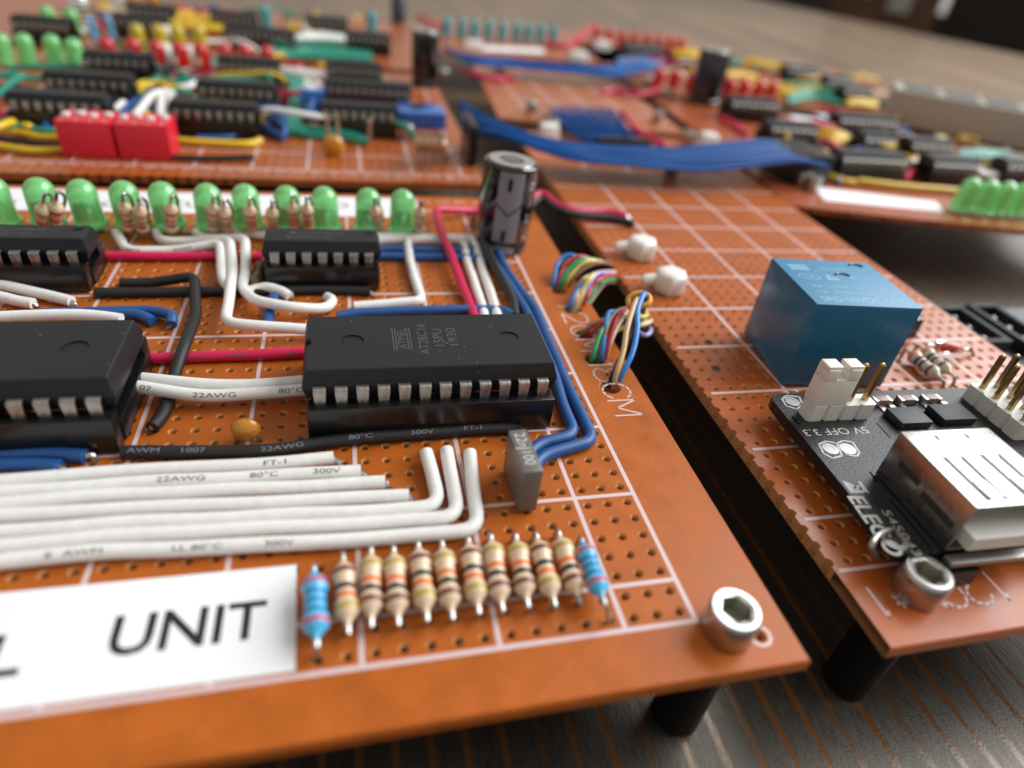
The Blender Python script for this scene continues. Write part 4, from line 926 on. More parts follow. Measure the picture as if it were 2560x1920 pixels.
for k, (c_, lb) in enumerate((((10.60, 33.04, 0.00), 'white nylon hex nut with a side knob, further of two on the russet board'), ((10.65, 27.22, 0.00), 'white nylon hex nut with a side knob, nearer of two on the russet board'))):
    nn = thing('nylon_nut', lb, 'nut', c_, rad(10), 'white nylon hex nuts')
    ny = mat('white_nylon', (0.80, 0.79, 0.75),   .32, sss=.9)
    mb = MB(); mb.lathe([(1.15, .05), (1.28, .2), (1.28, 1.35), (1.1, 1.6), (.6, 1.68)], 6); part('hex_body', mb, ny, nn, smooth=50)
    mb = MB(); mb.tube(spline([(-1.0, .35, .9), (-1.7, .55, .8), (-2.1, .65, .6)]), [.42] * 6 + [.42, .42, .42, .42, .4, .35, .2], 12); part('side_knob', mb, ny, nn)
resistor_flat((24.21, 16.66, 0.60), (24.18, 14.73, 0.60), 'beige', 'okvn', 'beige banded resistor lying behind the white header, nearer of two', 'beige resistors on the russet board', lb=(24.49, 13.80, -0.20), la=(24.21, 17.49, -0.20))
resistor_flat((25.58, 16.98, 0.60), (25.42, 15.07, 0.60), 'beige', 'okvn', 'beige banded resistor lying behind the white header, further of two', 'beige resistors on the russet board', lb=(25.47, 13.99, -0.20))
dd = thing('glass_diode', 'clear glass diode with red beads inside on the russet board', 'diode', (26.3, 17.0, 0))
def wpart(name, mb, m, root, smooth=40): return part(name, mb, m, root, smooth, loc=tuple(-Vector(root.location)))
A_, B_ = Vector((26.75, 17.60, 0.75)), Vector((28.58, 17.10, 0.75)); u_ = (B_ - A_).normalized(); f_ = Matrix.Translation(A_) @ frame(u_); L_ = (B_ - A_).length
mb = MB(); mb.lathe([(.05, 0), (.3, .04), (.42, .25), (.42, L_ - .25), (.3, L_ - .04), (.05, L_)], 20, M=f_); wpart('glass_body', mb, mat('clear_glass', (1, 1, 1), .03, trans=1.0), dd)
for q in (.36, .64):
    mb = MB(); mb.lathe([(.02, -.32), (.16, -.28), (.24, -.1), (.24, .1), (.16, .28), (.02, .32)], 16, M=Matrix.Translation(A_ + u_ * L_ * q) @ frame(u_)); wpart('red_bead', mb, mat('red_bead', (0.62, 0.07, 0.05), .25), dd)
mb = MB(); mb.tube(spline([A_ + u_ * .1, A_ - u_ * .4, (26.20, 17.65, 0.60), (26.33, 17.98, -0.20)], 5), .1, 8); wpart('lead', mb, SILV(), dd)
mb = MB(); mb.tube(spline([B_ - u_ * .1, B_ + u_ * .35, (29.86, 17.57, 0.60), (30.44, 17.15, -0.20)], 5), .1, 8); wpart('lead', mb, SILV(), dd)
# dark stains round two holes are through-hole pads with green lacquer
for k, (c_, lb) in enumerate((((10.07, 19.93, 0.00), 'dark green filled hole in the russet board, further of two'), ((9.97, 16.88, 0.00), 'dark green filled hole in the russet board, nearer of two'))):
    e = thing('hole_plug', lb, 'plug', (round(c_[0] - .5) + .5, round(c_[1] - .9) + .9, 0), 0, 'dark plugged holes')
    mb = MB(); mb.lathe([(.3, .004), (.3, .03), (.2, .035), (.17, -.05)], 14, cap=False); part('rim', mb, mat('lacquer_green', (0.006, 0.03, 0.02), .3), e)

# ---- black power module
pm = thing('power_module', 'black power module with USB socket and white pin headers on the russet board', 'power module', (9, 0, 0))
MR = Matrix.Translation((9.8, 12.1, 0)) @ Matrix.Rotation(rad(-1.5), 4, 'Z')     # local x along back edge, y backwards from the back left corner
pz = 1.6
poly = [(.6, 0), (21, 0), (21, -11.4), (.7, -11.4), (.2, -11.2), (0, -10.7), (0, -.6), (.15, -.2)]
mb = MB(); mb.prism(poly[::-1], pz - .63, pz, M=MR); wpart('board', mb, [mat('module_black', (0.007, 0.0075, 0.009), .42, spec=.35, dust=.8, dscale=4.5, dcol=(.22, .23, .25), bump=.5, bscale=9)], pm, smooth=0)
MI = MR.inverted()
def lp(p): q = MI @ Vector((p[0], p[1], 0)); return (q.x, q.y)
mb = MB()
SL = pz + .004
def mt(s, c_, w, h, rz): x_, y_ = lp(c_); flat_text(mb, s, (x_, y_, SL), w, h, rad(rz), 0, M=MR, bold=.025 if s in ('ELEGO', 'Z', 'E') else 0)
mt('5V OFF 3.3', (11.92, 8.67, 1.60), 3.9, .5, 180)
mt('ELEGO', (9.6, 2.45, 0), 3.5, .8, -95); mt('545043', (10.55, 1.9, 0), 2.6, .42, -95)
mt('Z', (10.25, 4.75, 0), .85, .9, -95); mt('E', (10.2, 4.6, 0), .5, .5, 85)
mt('- +', (11.44, 12.29, 1.60), 1.2, .45, 0)
def outl(pts, w=.1):
    mb.brk()
    q = [Vector((*lp(p), SL)) for p in pts]
    for a, b in zip(q, q[1:] + q[:1]):
        d = (b - a); 
        if d.length < 1e-3: continue
        nn_ = Vector((-d.y, d.x, 0)).normalized() * w / 2; mb.add([a - nn_, b - nn_, b + nn_, a + nn_], [(0, 1, 2, 3)], 0, MR)
outl([(10.41, 11.60, 1.60), (10.88, 11.89, 1.60), (11.61, 11.73, 1.60), (11.37, 11.00, 1.60), (10.80, 10.69, 1.60), (10.32, 10.98, 1.60)])
outl([(10.27, 7.81, 1.60), (10.80, 7.99, 1.60), (11.31, 7.80, 1.60), (11.18, 7.37, 1.60), (10.99, 6.86, 1.60), (10.36, 6.75, 1.60), (10.08, 7.13, 1.60)])
outl([(11.38, 7.80, 1.60), (11.83, 7.94, 1.60), (12.30, 7.80, 1.60), (12.14, 7.01, 1.60), (11.80, 6.74, 1.60), (11.37, 6.91, 1.60), (11.28, 7.27, 1.60)])
outl([(11.47, 3.77, 1.60), (11.29, 0.96, 1.60)], .08); outl([(14.83, 9.10, 1.60), (14.74, 7.86, 1.60)], .07); outl([(11.71, 5.62, 1.60), (11.63, 4.98, 1.60)], .1)
outl([(10.09, 10.09, 1.60), (10.12, 9.40, 1.60)], .1)
wpart('printed_text', mb, mat('module_print', (0.45, 0.45, 0.43), .5), pm, smooth=0)
for c_ in ((10.92, 11.35, 1.60), (10.69, 7.42, 1.60), (11.67, 7.32, 1.60)):
    mb = MB(); mb.lathe([(.42, pz + .004), (.42, pz + .012), (.24, pz + .014), (.2, pz - .03)], 18, M=Matrix.Translation((c_[0], c_[1], 0)), cap=True)
    wpart('solder_pad', mb, mat('dull_solder', (0.32, 0.31, 0.29), .45, metal=.8), pm)
c_ = (9.91, 1.58, 1.60)
mb = MB(); mb.lathe([(.62, pz + .006), (.62, pz + .015), (.36, pz + .015), (.34, pz - .3)], 20, M=Matrix.Translation((c_[0], c_[1], 0)), cap=False); wpart('hole_rim', mb, mat('dull_solder', (0.32, 0.31, 0.29), .45, metal=.8), pm)
# white header with jumper
brass = mat('pin_brass', (0.50, 0.37, 0.16), .32, metal=1.0, var=.2, vscale=2)
def header(x0_, y0_, nx, ny, hgt, zb, label_part='white_header', skip_pin=()):
    hp = MB()
    for i in range(nx):
        for j in range(ny):
            hp.prism([(x0_ + i - .5 + a, y0_ - j - .5 + b) for a, b in ((.14, 0), (.86, 0), (1, .14), (1, .86), (.86, 1), (.14, 1), (0, .86), (0, .14))], zb, zb + 1.0, M=MR)
    wpart(label_part, hp, mat('header_white', (0.66, 0.65, 0.60), .45, sss=.15), pm)
    for i in range(nx):
        for j in range(ny):
            if (i, j) in skip_pin: continue
            q = MB(); q.box((x0_ + i, y0_ - j, zb + hgt / 2), (.25, .25, hgt), M=MR); q.add([(x0_ + i + a * .125, y0_ - j + b * .125, zb + hgt) for a, b in ((-1, -1), (1, -1), (1, 1), (-1, 1))] + [(x0_ + i + a * .06, y0_ - j + b * .06, zb + hgt + .1) for a, b in ((-1, -1), (1, -1), (1, 1), (-1, 1))], [(0, 1, 5, 4), (1, 2, 6, 5), (2, 3, 7, 6), (3, 0, 4, 7), (4, 5, 6, 7)], 0, MR)
            wpart('pin', q, brass, pm)
hx_, hy_ = lp((11.54, 9.92, 1.60))
header(hx_ - .35, hy_ + .15, 4, 1, 3.3, pz)
hx2, hy2 = lp((22.56, 10.70, 1.60))
header(hx2 + .2, hy2 - .2, 2, 4, 3.2, pz)
jp = thing('jumper_cap', 'white plastic jumper cap plugged on the black power module', 'jumper', (0, 0, 0))
jm = mat('jumper_white', (0.72, 0.67, 0.60), .42, sss=.2)
mb = MB(); jx, jy = hx_ + .15, hy_ + .15
mb.box((jx, jy, pz + 1.0 + .85), (2.0, .96, 1.7), bev=.07, M=MR)
for s in (-1, 1): mb.box((jx + s * .66, jy, pz + 2.95), (.68, .96, .75), bev=.07, M=MR)
for s in (-1, 1): mb.box((jx + s * .62, jy, pz + 3.35), (.85, .8, .3), bev=.06, M=MR)
part('shell', mb, jm, jp)
# usb socket
ux, uy = lp((11.88, 5.46, 4.30)); 
us = MB(); uw, ul, uh = 5.0, 4.8, 2.75
def ub(c0, d0, bev=.12): us.box((ux + c0[0], uy - c0[1], pz + c0[2]), d0, bev=bev, M=MR)
ub((uw / 2, ul / 2, uh - .06), (uw, ul, .13), .05); ub((.06, ul / 2, uh / 2), (.13, ul, uh - .1), .05); ub((uw - .06, ul / 2, uh / 2), (.13, ul, uh - .1), .05); ub((uw / 2, ul / 2, .1), (uw, ul, .13), .05); ub((uw / 2, .1, uh / 2), (uw, .13, uh - .1), .05)
wpart('usb_shell', us, mat('nickel_shell', (0.46, 0.45, 0.43), .27, metal=1.0, rvar=.05), pm)
SLOTS = [((q + e, -3.15, uh + .012), (.28, 2.7, .012)) for q in (1.35, 3.4) for e in (-.45, .45)] + [((-.012, -1.5, uh * .55), (.012, 1.4, .35)), ((-.012, -3.5, uh * .45), (.012, 2.0, .4))] + [((q, -.55, uh + .012), (.16, .3, .012)) for q in (1.6, 3.3)]
for c_, d_ in SLOTS:
    us = MB(); us.box((ux + c_[0], uy + c_[1], pz + c_[2]), d_, M=MR); wpart('shell_slot', us, mat('slot_shadow', (0.03, 0.026, 0.022), .5), pm)
for q in (1.35, 3.4):
    us = MB(); v = [(q - .33, -1.9, .02), (q + .33, -1.9, .02), (q + .33, -2.8, -.2), (q - .33, -2.8, -.2), (q + .33, -3.4, .02), (q - .33, -3.4, .02), (q + .3, -4.4, .06), (q - .3, -4.4, .06)]
    us.add([(ux + a, uy + b, pz + uh + .02 + c0) for a, b, c0 in v], [(1, 0, 3, 2), (2, 3, 5, 4), (4, 5, 7, 6)], 0, MR)
    wpart('spring_tongue', us, mat('nickel_shell', (0.46, 0.45, 0.43), .27, metal=1.0), pm)
us = MB(); us.box((ux + uw / 2, uy - 3.2, pz + .95), (4.2, 4.2, .7), M=MR); wpart('usb_tongue', us, mat('header_white', (0.66, 0.65, 0.60), .45), pm)
us = MB(); us.box((ux + uw / 2 - .1, uy - ul - .35, pz - .25), (4.8, .5, .3), bev=.05, M=MR)
wpart('shell_foot', us, mat('dull_solder', (0.32, 0.31, 0.29), .45, metal=.8), pm)
# two black regulators and small parts behind the socket
for c_, w_ in (((16.69, 9.04, 1.60), 2.0), ((19.66, 9.10, 1.60), 2.2)):
    x_, y_ = lp(c_); mb = MB(); mb.box((x_ + .1, y_ + .1, pz + .24), (w_, 1.4, .44), bev=.06, M=MR); wpart('regulator', mb, mat('chip_grey_black', (0.012, 0.0125, 0.014), .55, dust=.3), pm)
    for k in (-.7, 0, .7):
        mb = MB(); mb.box((x_ + .1 + k, y_ + 1.15, pz + .05), (.34, .55, .08), M=MR); wpart('regulator_lead', mb, TIN(), pm)
for c_ in ((16.25, 10.73, 1.60), (17.95, 10.66, 1.60), (19.61, 10.64, 1.60)):
    x_, y_ = lp(c_)
    mb = MB(); mb.box((x_, y_, pz + .22), (.75, .5, .42), bev=.03, M=MR); wpart('chip_capacitor', mb, mat('smd_brown', (0.22, 0.13, 0.10), .4), pm)
    for s in (-1, 1): mb = MB(); mb.box((x_ + s * .45, y_, pz + .2), (.22, .52, .42), bev=.03, M=MR); wpart('solder_end', mb, SILV(), pm)
mb = MB(); mb.box((12, -4.5, pz + 1.9), (2.6, 4.6, 3.8), bev=.1, M=MR @ Matrix.Translation((6.8, 0, 0))); wpart('black_connector', mb, SOCK(), pm)
mb = MB(); mb.tube(spline([(9.66, 1.54, 0.40), (8.15, 1.06, 1.90), (8.69, 1.48, 2.15), (9.80, 1.85, 1.90), (10.43, 1.98, 1.40)]), .13, 8); wpart('bent_lead', mb, TIN(), pm)
for xx, yy in ((3, -1.2), (3, -11.6), (18, -1.2), (18, -10.4)):
    mb = MB(); mb.box((xx, yy, .49), (2, 1, .96), M=MR); wpart('foot_header', mb, SOCK(), pm)

# ---- black connector board lying beyond the russet board
mat('matte_black_board', (0.028, 0.031, 0.034), .5, bump=.3, bscale=6)
kb = thing('connector_board', 'black board with two shrouded connectors beyond the russet board', 'circuit board', (34, 20, -2.2))
mb = MB(); mb.prism([(31.8, 8), (60, 6), (60, 27.6), (33.8, 27.2)], -2.9, -2.2); wpart('board', mb, MATS['matte_black_board'], kb, smooth=0)
mb = MB(); mb.prism([(31.8, 8), (60, 6), (60, 27.6), (33.8, 27.2)], -6.99, -3.0); wpart('base', mb, SOCK(), kb, smooth=0)
for (xa, ya, ln) in ((36.6, 23.4, 5.2), (40.6, 23.2, 6.2)):
    mb = MB(); w_ = 2.6; zt = -1.1
    for dx, dy, sx, sy in ((-w_ / 2, 0, .5, ln), (w_ / 2, 0, .5, ln), (0, ln / 2, w_ + .5, .5), (0, -ln / 2, w_ + .5, .5)): mb.box((xa + dx, ya + dy, (zt - 2.2) / 2), (sx, sy, zt + 2.2), bev=.08)
    mb.box((xa, ya, -2.0), (w_, ln, .3))
    wpart('shroud', mb, mat('satin_black_plastic', (0.012, 0.0135, 0.015), .6, spec=.3, dust=.3, dscale=3), kb)
    for k in range(3):
        mb = MB(); mb.lathe([(.3, -2.2), (.3, -1.6), (.2, -1.45), (.05, -1.4)], 14, M=Matrix.Translation((xa, ya - 1.6 + 1.6 * k, 0))); wpart('pin', mb, mat('dull_solder', (0.32, 0.31, 0.29), .45, metal=.8), kb)

# ================================================================== REAR LEFT BOARD (red switches)
swb = far_board('circuit_board', 'rear left board with red switches, many chips and coloured wires', [(-75, 47.4), (.75, 49.2), (.7, 97), (-75, 96)], far_board_mat('board_far_left', (0.38, 0.095, 0.022)), [(-74, 51.4, .4, 51.4)] + [(-1.5 - 5 * k, 51.4, -1.5 - 5 * k, 95) for k in range(14)] + [(-74, 56.4, .4, 56.4), (-74, 86.4, .4, 86.4), (-74, 91.4, .4, 91.4)])
mb = MB()
for k in range(27): flat_text(mb, chr(65 + k % 26) + chr(65 + (k * 5) % 26), (-1.2 - 1.6 * k, 50.75, 0), None, .62)
part('printed_lettering', mb, PRINT(), swb, smooth=0)
def switch(c_, label):
    t = thing('dip_switch', label, 'switch', c_, 0, 'red switch blocks'); red = mat('switch_red', (0.66, 0.014, 0.035), .38)
    mb = MB(); mb.box((0, 1.85, 1.6), (4.35, 3.8, 3.1), bev=.08); part('body', mb, red, t)
    for k in range(4):
        mb = MB(); mb.box((-1.65 + 1.1 * k, 1.9 + (.35 if k % 2 else -.2), 3.25), (.5, .8, .3), bev=.05); part('slider', mb, mat('slider_white', (0.7, 0.68, 0.66), .5), t)
    mb = MB()
    for k in range(4): flat_text(mb, str(k + 1), (-1.65 + 1.1 * k, .55, 3.156), None, .5); 
    flat_text(mb, 'ON', (-1.2, 3.2, 3.156), None, .5)
    part('printed_text', mb, mat('switch_print', (0.7, 0.6, 0.6), .5), t, smooth=0)
switch((-35.22, 52.63, 0.00), 'red four way switch block, left one of the touching pair')
switch((-30.57, 52.57, 0.00), 'red four way switch block, right one of the touching pair')
def bchip(pa, pb, n, label, rz=0.0, span=3, bw=2.5, group='chips on the rear boards', zb=0.0):
    m = (Vector(pa) + Vector(pb)) / 2; m.z = zb
    off = Matrix.Rotation(rz, 4, 'Z') @ Vector((0, span / 2, 0)); m += off
    return dip(n, span, bw, tuple(m), label, rz, 1.75, None, far=True, group=group)
bchip((-42.89, 60.42, 2.30), (-36.49, 60.21, 2.30), 8, 'black chip nearest the left edge behind the red switches, with blue wire below')
bchip((-42.46, 69.04, 2.30), (-36.18, 69.30, 2.30), 8, 'black chip one row behind the one above the left red switch')
bchip((-42.09, 80.41, 2.30), (-36.20, 80.25, 2.30), 7, 'black chip right of the rear green LEDs')
bchip((-56.09, 99.83, 2.30), (-50.28, 100.10, 2.30), 7, 'black chip behind the rear green LEDs at the top left')
bchip((-28.77, 59.79, 2.30), (-22.44, 60.50, 2.30), 8, 'black chip right of the two white wires behind the right red switch')
bchip((-28.06, 68.94, 2.30), (-21.00, 70.04, 2.30), 8, 'black chip half covered by looping teal wires')
bchip((-28.00, 82.16, 2.30), (-21.15, 83.52, 2.30), 7, 'black chip behind the looping teal wires')
bchip((-14.57, 62.61, 2.30), (-8.02, 63.30, 2.30), 8, 'black chip in front right, behind the tall thin leads')
bchip((-14.12, 72.72, 2.30), (-5.57, 74.73, 2.30), 10, 'long black chip one row behind the one with tall thin leads')
bchip((-14.61, 84.34, 2.30), (-8.02, 85.48, 2.30), 7, 'black chip beside the small white sticker on the rear left board')
bchip((-11.47, 109.54, 2.30), (-5.38, 110.80, 2.30), 7, 'black chip beside the dark upright capacitor, over teal wires')
bchip((-30.46, 103.93, 2.30), (-20.14, 108.00, 2.30), 10, 'long black chip right of the bright yellow wires')
bchip((-45.50, 106.86, 2.30), (-39.62, 109.09, 2.30), 7, 'black chip behind the yellow LEDs')
bchip((-46.16, 118.26, 2.30), (-40.82, 121.08, 2.30), 7, 'black chip far at the top, left of the yellow wires')
bchip((-18.45, 122.27, 2.30), (-12.04, 123.94, 2.30), 7, 'black chip furthest back at the top centre')
bchip((-33.69, 119.06, 2.30), (-27.36, 120.30, 2.30), 7, 'black chip behind the bright yellow wires')

third = far_board('circuit_board', 'third board at the far left behind the red switch board', [(-110, 99), (1.5, 100.5), (2.5, 148), (-112, 147)], far_board_mat('board_far_back', (0.36, 0.10, 0.03)))

def row(pts, col, label, group, detail=False, h=3.35):
    for i, p in enumerate(pts):
        led((p[0], p[1], .4), col, label % ORD[i], group, tilt=(rnd.uniform(-.05, .02), rnd.uniform(-.04, .1)), detail=detail, h=h)
row([(-52.86, 85.10, 0.40), (-50.60, 85.93, 0.40), (-47.93, 86.56, 0.40), (-45.24, 85.46, 0.40)], 'green', 'green LED, %s from the left in the rear left row', 'rear green LEDs')
row([(-54.59, 107.06, 0.40), (-51.44, 106.66, 0.40)], 'green', 'green LED, %s from the left of the far pair behind the top left chip', 'far green LEDs')
row([(-40.86, 98.62, 0.40), (-38.21, 99.74, 0.40), (-35.91, 100.71, 0.40), (-33.39, 101.77, 0.40)], 'yellow', 'yellow LED, %s from the left in the rear left group', 'yellow LEDs')
row([(-42.01, 88.00, 0.40), (-39.09, 88.32, 0.40), (-36.18, 87.92, 0.40), (-33.49, 88.14, 0.40), (-31.05, 88.98, 0.40), (-28.25, 89.93, 0.40), (-25.59, 90.11, 0.40), (-22.85, 90.29, 0.40)], 'red', 'red LED, %s from the left in the rear left row', 'rear red LEDs')
row([(-26.04, 127.38, 0.40), (-6.94, 133.00, 0.40)], 'cyan', 'turquoise LED, %s from the left among the far chips', 'far turquoise LEDs')
row([(-48.34, 129.55, 0.40), (-45.52, 131.35, 0.40)], 'orange', 'amber LED, %s from the left at the top of the picture', 'far amber LEDs')
row([(8.00, 135.21, 0.40), (11.14, 135.40, 0.40), (13.79, 135.34, 0.40), (16.88, 136.16, 0.40), (19.88, 136.23, 0.40), (23.13, 137.09, 0.40), (25.64, 136.91, 0.40), (28.64, 137.63, 0.40), (31.50, 137.58, 0.40)], 'cyan', 'turquoise LED, %s from the left in the far centre row', 'turquoise LEDs at the far centre')
row([(42.82, 142.05, 0.40), (45.72, 141.94, 0.40), (48.02, 140.17, 0.40), (50.93, 140.06, 0.40), (54.21, 140.09, 0.40), (56.65, 139.07, 0.40), (59.26, 138.80, 0.40), (61.89, 138.54, 0.40)], 'red', 'red LED, %s from the left in the far right row', 'red LEDs at the far right')
for k, p in enumerate(((-46.28, 98.63, 0.00), (-44.46, 100.26, 0.00))):
    resistor_up(p, (p[0] - .2, p[1], 4.0), 'sky', 'rbbbr', 'sky blue upright resistor by the first rear red LED, %s one' % ('left', 'right')[k], 'rear blue resistors')
for k, (p, q) in enumerate((((-40.49, 89.89, 0.00), (-38.11, 82.15, 3.60)), ((-37.61, 90.91, 0.00), (-35.22, 80.47, 3.60)), ((-35.20, 91.02, 0.00), (-32.73, 80.77, 3.60)), ((-32.33, 91.28, 0.00), (-30.06, 81.13, 3.60)), ((-29.50, 92.27, 0.00), (-27.41, 82.18, 3.60)))):
    resistor_up(p, q, 'tan', 'rrng', 'tan upright resistor, %s from the left among the rear red LEDs' % ORD[k], 'rear tan resistors')

# wires of the rear left board
RW = 'coloured wires on the rear left board'
def bw(col, pts, label, r=.34, curve=True): return wire(pts, col, label, r=r * .78, curve=curve, group=RW, seg=8)
bw('yellow', [(-45.88, 59.28, 0.50), (-43.94, 57.75, 0.50), (-41.94, 57.37, 0.50), (-40.35, 56.71, 0.40), (-38.40, 56.85, 0.40)], 'yellow wire entering behind the left red switch, upper of two', .42)
bw('yellow', [(-43.95, 53.88, 0.40), (-42.52, 53.60, 0.40), (-40.09, 52.97, 0.40), (-37.44, 53.52, 0.40)], 'yellow wire entering behind the left red switch, lower of two', .42)
bw('yellow', [(-43.76, 55.29, 1.20), (-42.97, 56.54, 1.40), (-42.87, 58.24, 1.20), (-43.39, 58.60, 0.50)], 'short thick yellow wire end at the left edge', .45)
bw('yellow', [(-42.37, 58.66, 0.80), (-41.51, 57.72, 1.10), (-41.50, 58.59, 0.60)], 'yellow wire tip poking out left of the left red switch', .4)
bw('black', [(-44.65, 55.82, 0.40), (-43.31, 55.87, 0.40), (-40.22, 54.79, 0.40), (-38.13, 54.60, 0.40)], 'black wire between the two yellow ones left of the red switches')
bw('green', [(-43.20, 57.57, 0.90), (-42.02, 57.98, 0.90), (-40.03, 57.57, 0.80), (-38.84, 58.74, 0.80), (-38.13, 60.46, 0.80)], 'teal wire passing behind the left red switch')
bw('green', [(-48.68, 67.26, 0.80), (-47.88, 69.46, 0.90), (-48.41, 75.14, 0.90), (-48.25, 76.91, 0.90), (-49.41, 77.13, 0.90), (-51.44, 76.47, 0.90)], 'teal wire loop at the left edge', .5)
bw('red', [(-47.33, 63.18, 0.40), (-45.96, 63.48, 0.40), (-44.94, 63.70, 0.40)], 'crimson wire end at the left edge')
bw('red', [(-49.52, 69.22, 0.40), (-48.24, 70.04, 0.40), (-47.23, 71.82, 0.40)], 'crimson wire under the teal loop at the left edge')
bw('blue', [(-40.77, 59.08, 0.50), (-40.52, 60.80, 0.80), (-39.31, 61.90, 0.90), (-36.78, 62.01, 0.90), (-35.29, 62.31, 0.90), (-35.05, 65.06, 1.00), (-34.91, 68.40, 1.00), (-34.43, 71.39, 0.80)], 'blue wire curving over behind the red switches', .42)
bw('blue', [(-33.35, 66.95, 0.50), (-32.96, 68.55, 0.60), (-32.66, 70.61, 0.60), (-31.87, 72.68, 0.40)], 'blue wire between the white wires and the chip')
for k in range(3):
    d = 45 * k
    bw('white', [(-34.12, 60.34, 0.60), (-33.71, 64.90, 1.00), (-33.46, 70.02, 1.30), (-32.75, 71.78, 1.30), (-31.83, 72.96, 0.90)] if k == 0 else [(-31.33, 62.90, 0.50), (-31.84, 65.78, 1.00), (-32.33, 69.29, 1.30), (-32.31, 71.27, 1.20)] if k == 1 else [(-30.38, 63.09, 0.50), (-30.86, 66.00, 1.00), (-31.55, 69.48, 1.30), (-32.36, 71.52, 1.20)],
       ('white wire slanting down to the gap between the red switches', 'white wire standing behind the right red switch, left of two', 'white wire standing behind the right red switch, right of two')[k], .55)
bw('white', [(-31.04, 62.27, 0.80), (-29.32, 61.76, 0.80), (-27.49, 60.39, 0.70), (-25.31, 60.27, 0.50), (-24.02, 60.43, 0.40)], 'white wire slanting right from behind the right red switch', .5)
bw('white', [(-36.10, 65.16, 0.80), (-35.87, 66.73, 1.00), (-35.76, 67.71, 1.00)], 'short white wire tip by the blue curving wire', .5)
bw('white', [(-31.54, 75.66, 1.00), (-30.59, 76.19, 1.20), (-30.15, 77.50, 1.20)], 'short white wire end beside the teal loops', .5)
bw('yellow', [(-36.43, 74.73, 0.90), (-35.73, 77.23, 0.90), (-34.12, 78.61, 0.90), (-32.65, 77.55, 0.90), (-31.69, 76.84, 0.60)], 'yellow wire arching behind the white wires', .5)
bw('yellow', [(-39.15, 71.45, 0.50), (-37.52, 71.35, 0.50), (-35.52, 72.91, 0.50), (-32.20, 74.59, 0.50), (-29.59, 73.79, 0.40)], 'long straight yellow wire right of the left rear chip', .5)
bw('yellow', [(-33.21, 62.16, 0.60), (-32.87, 62.38, 0.90), (-32.75, 63.99, 1.00)], 'yellow wire tip beside the gap between the red switches', .5)
bw('yellow', [(-28.77, 57.50, 0.40), (-25.99, 57.18, 0.40), (-22.80, 57.30, 0.40), (-21.65, 58.05, 0.40), (-21.23, 58.56, 0.50)], 'thick yellow wire right of the red switches', .5)
bw('yellow', [(-21.27, 63.02, 0.40), (-21.39, 63.88, 1.00), (-21.27, 65.13, 1.40)], 'yellow wire tip standing by the blue wires', .5)
bw('black', [(-28.32, 52.60, 0.35), (-25.39, 52.81, 0.35), (-21.37, 53.51, 0.35)], 'black wire along the front right of the red switches')
bw('blue', [(-23.81, 59.72, 0.50), (-22.15, 63.80, 0.50), (-20.82, 61.96, 0.60), (-19.06, 59.71, 0.50)], 'blue wire in front of the chip right of the red switches', .5)
bw('blue', [(-27.28, 58.69, 0.40), (-24.14, 59.61, 0.40), (-22.11, 63.30, 0.40), (-19.89, 65.60, 0.50)], 'blue wire under the white slanting wire', .4)
for k in range(5):
    bw('green', [((-33.15, 80.30, 0.80), (-32.99, 79.51, 0.90), (-32.84, 78.72, 1.00), (-32.68, 77.93, 1.10), (-32.52, 77.16, 1.20))[k], ((-29.53, 82.88, 0.90), (-29.35, 81.68, 1.00), (-29.17, 80.49, 1.10), (-28.99, 79.32, 1.20), (-28.81, 78.17, 1.30))[k], ((-25.66, 85.68, 1.00), (-25.50, 84.28, 1.10), (-25.34, 82.90, 1.20), (-25.19, 81.55, 1.30), (-25.04, 80.22, 1.40))[k], ((-22.96, 83.15, 1.00), (-22.86, 81.87, 1.00), (-22.76, 80.62, 1.00), (-22.66, 79.40, 1.00), (-22.56, 78.20, 1.00))[k], ((-21.31, 77.79, 0.90), (-21.53, 77.02, 0.90), (-21.74, 76.26, 0.90), (-21.95, 75.52, 0.90), (-22.16, 74.78, 0.90))[k], ((-20.74, 73.24, 0.80), (-21.11, 72.82, 0.80), (-21.47, 72.41, 0.80), (-21.82, 72.00, 0.80), (-22.17, 71.60, 0.80))[k], ((-22.66, 72.64, 0.70), (-22.64, 72.48, 0.70), (-22.63, 72.33, 0.70), (-22.62, 72.17, 0.70), (-22.60, 72.02, 0.70))[k]], 'teal wire looping right of the covered chip, %s of five' % ORD[k], .4)
for k in range(4):
    bw('green', [((-24.63, 88.89, 1.00), (-23.99, 88.38, 1.00), (-23.35, 87.87, 1.00), (-22.72, 87.36, 1.00))[k], ((-21.14, 86.19, 1.20), (-20.52, 85.69, 1.20), (-19.90, 85.20, 1.20), (-19.29, 84.70, 1.20))[k], ((-19.34, 80.25, 1.30), (-18.86, 80.39, 1.30), (-18.37, 80.54, 1.30), (-17.87, 80.68, 1.30))[k], ((-18.89, 70.84, 1.10), (-18.50, 70.93, 1.10), (-18.12, 71.03, 1.10), (-17.73, 71.12, 1.10))[k], ((-18.78, 64.70, 0.80), (-18.45, 64.76, 0.80), (-18.11, 64.83, 0.80), (-17.77, 64.90, 0.80))[k], ((-18.46, 61.46, 0.50), (-18.00, 61.54, 0.50), (-17.53, 61.62, 0.50), (-17.06, 61.70, 0.50))[k]], 'teal wire running down in front of the blue trimmers, %s of four' % ORD[k], .52)
for k in range(2):
    bw('green', [((-18.16, 62.95, 0.70), (-18.14, 61.87, 0.40))[k], ((-16.11, 62.45, 0.70), (-16.10, 61.37, 0.40))[k], ((-13.69, 62.37, 0.60), (-13.70, 61.15, 0.40))[k], ((-11.86, 61.96, 0.50), (-11.89, 60.27, 0.50))[k], ((-10.55, 60.62, 0.40), (-10.58, 59.79, 0.40))[k]], 'teal wire under the tall thin leads, %s of two' % ORD[k], .42)
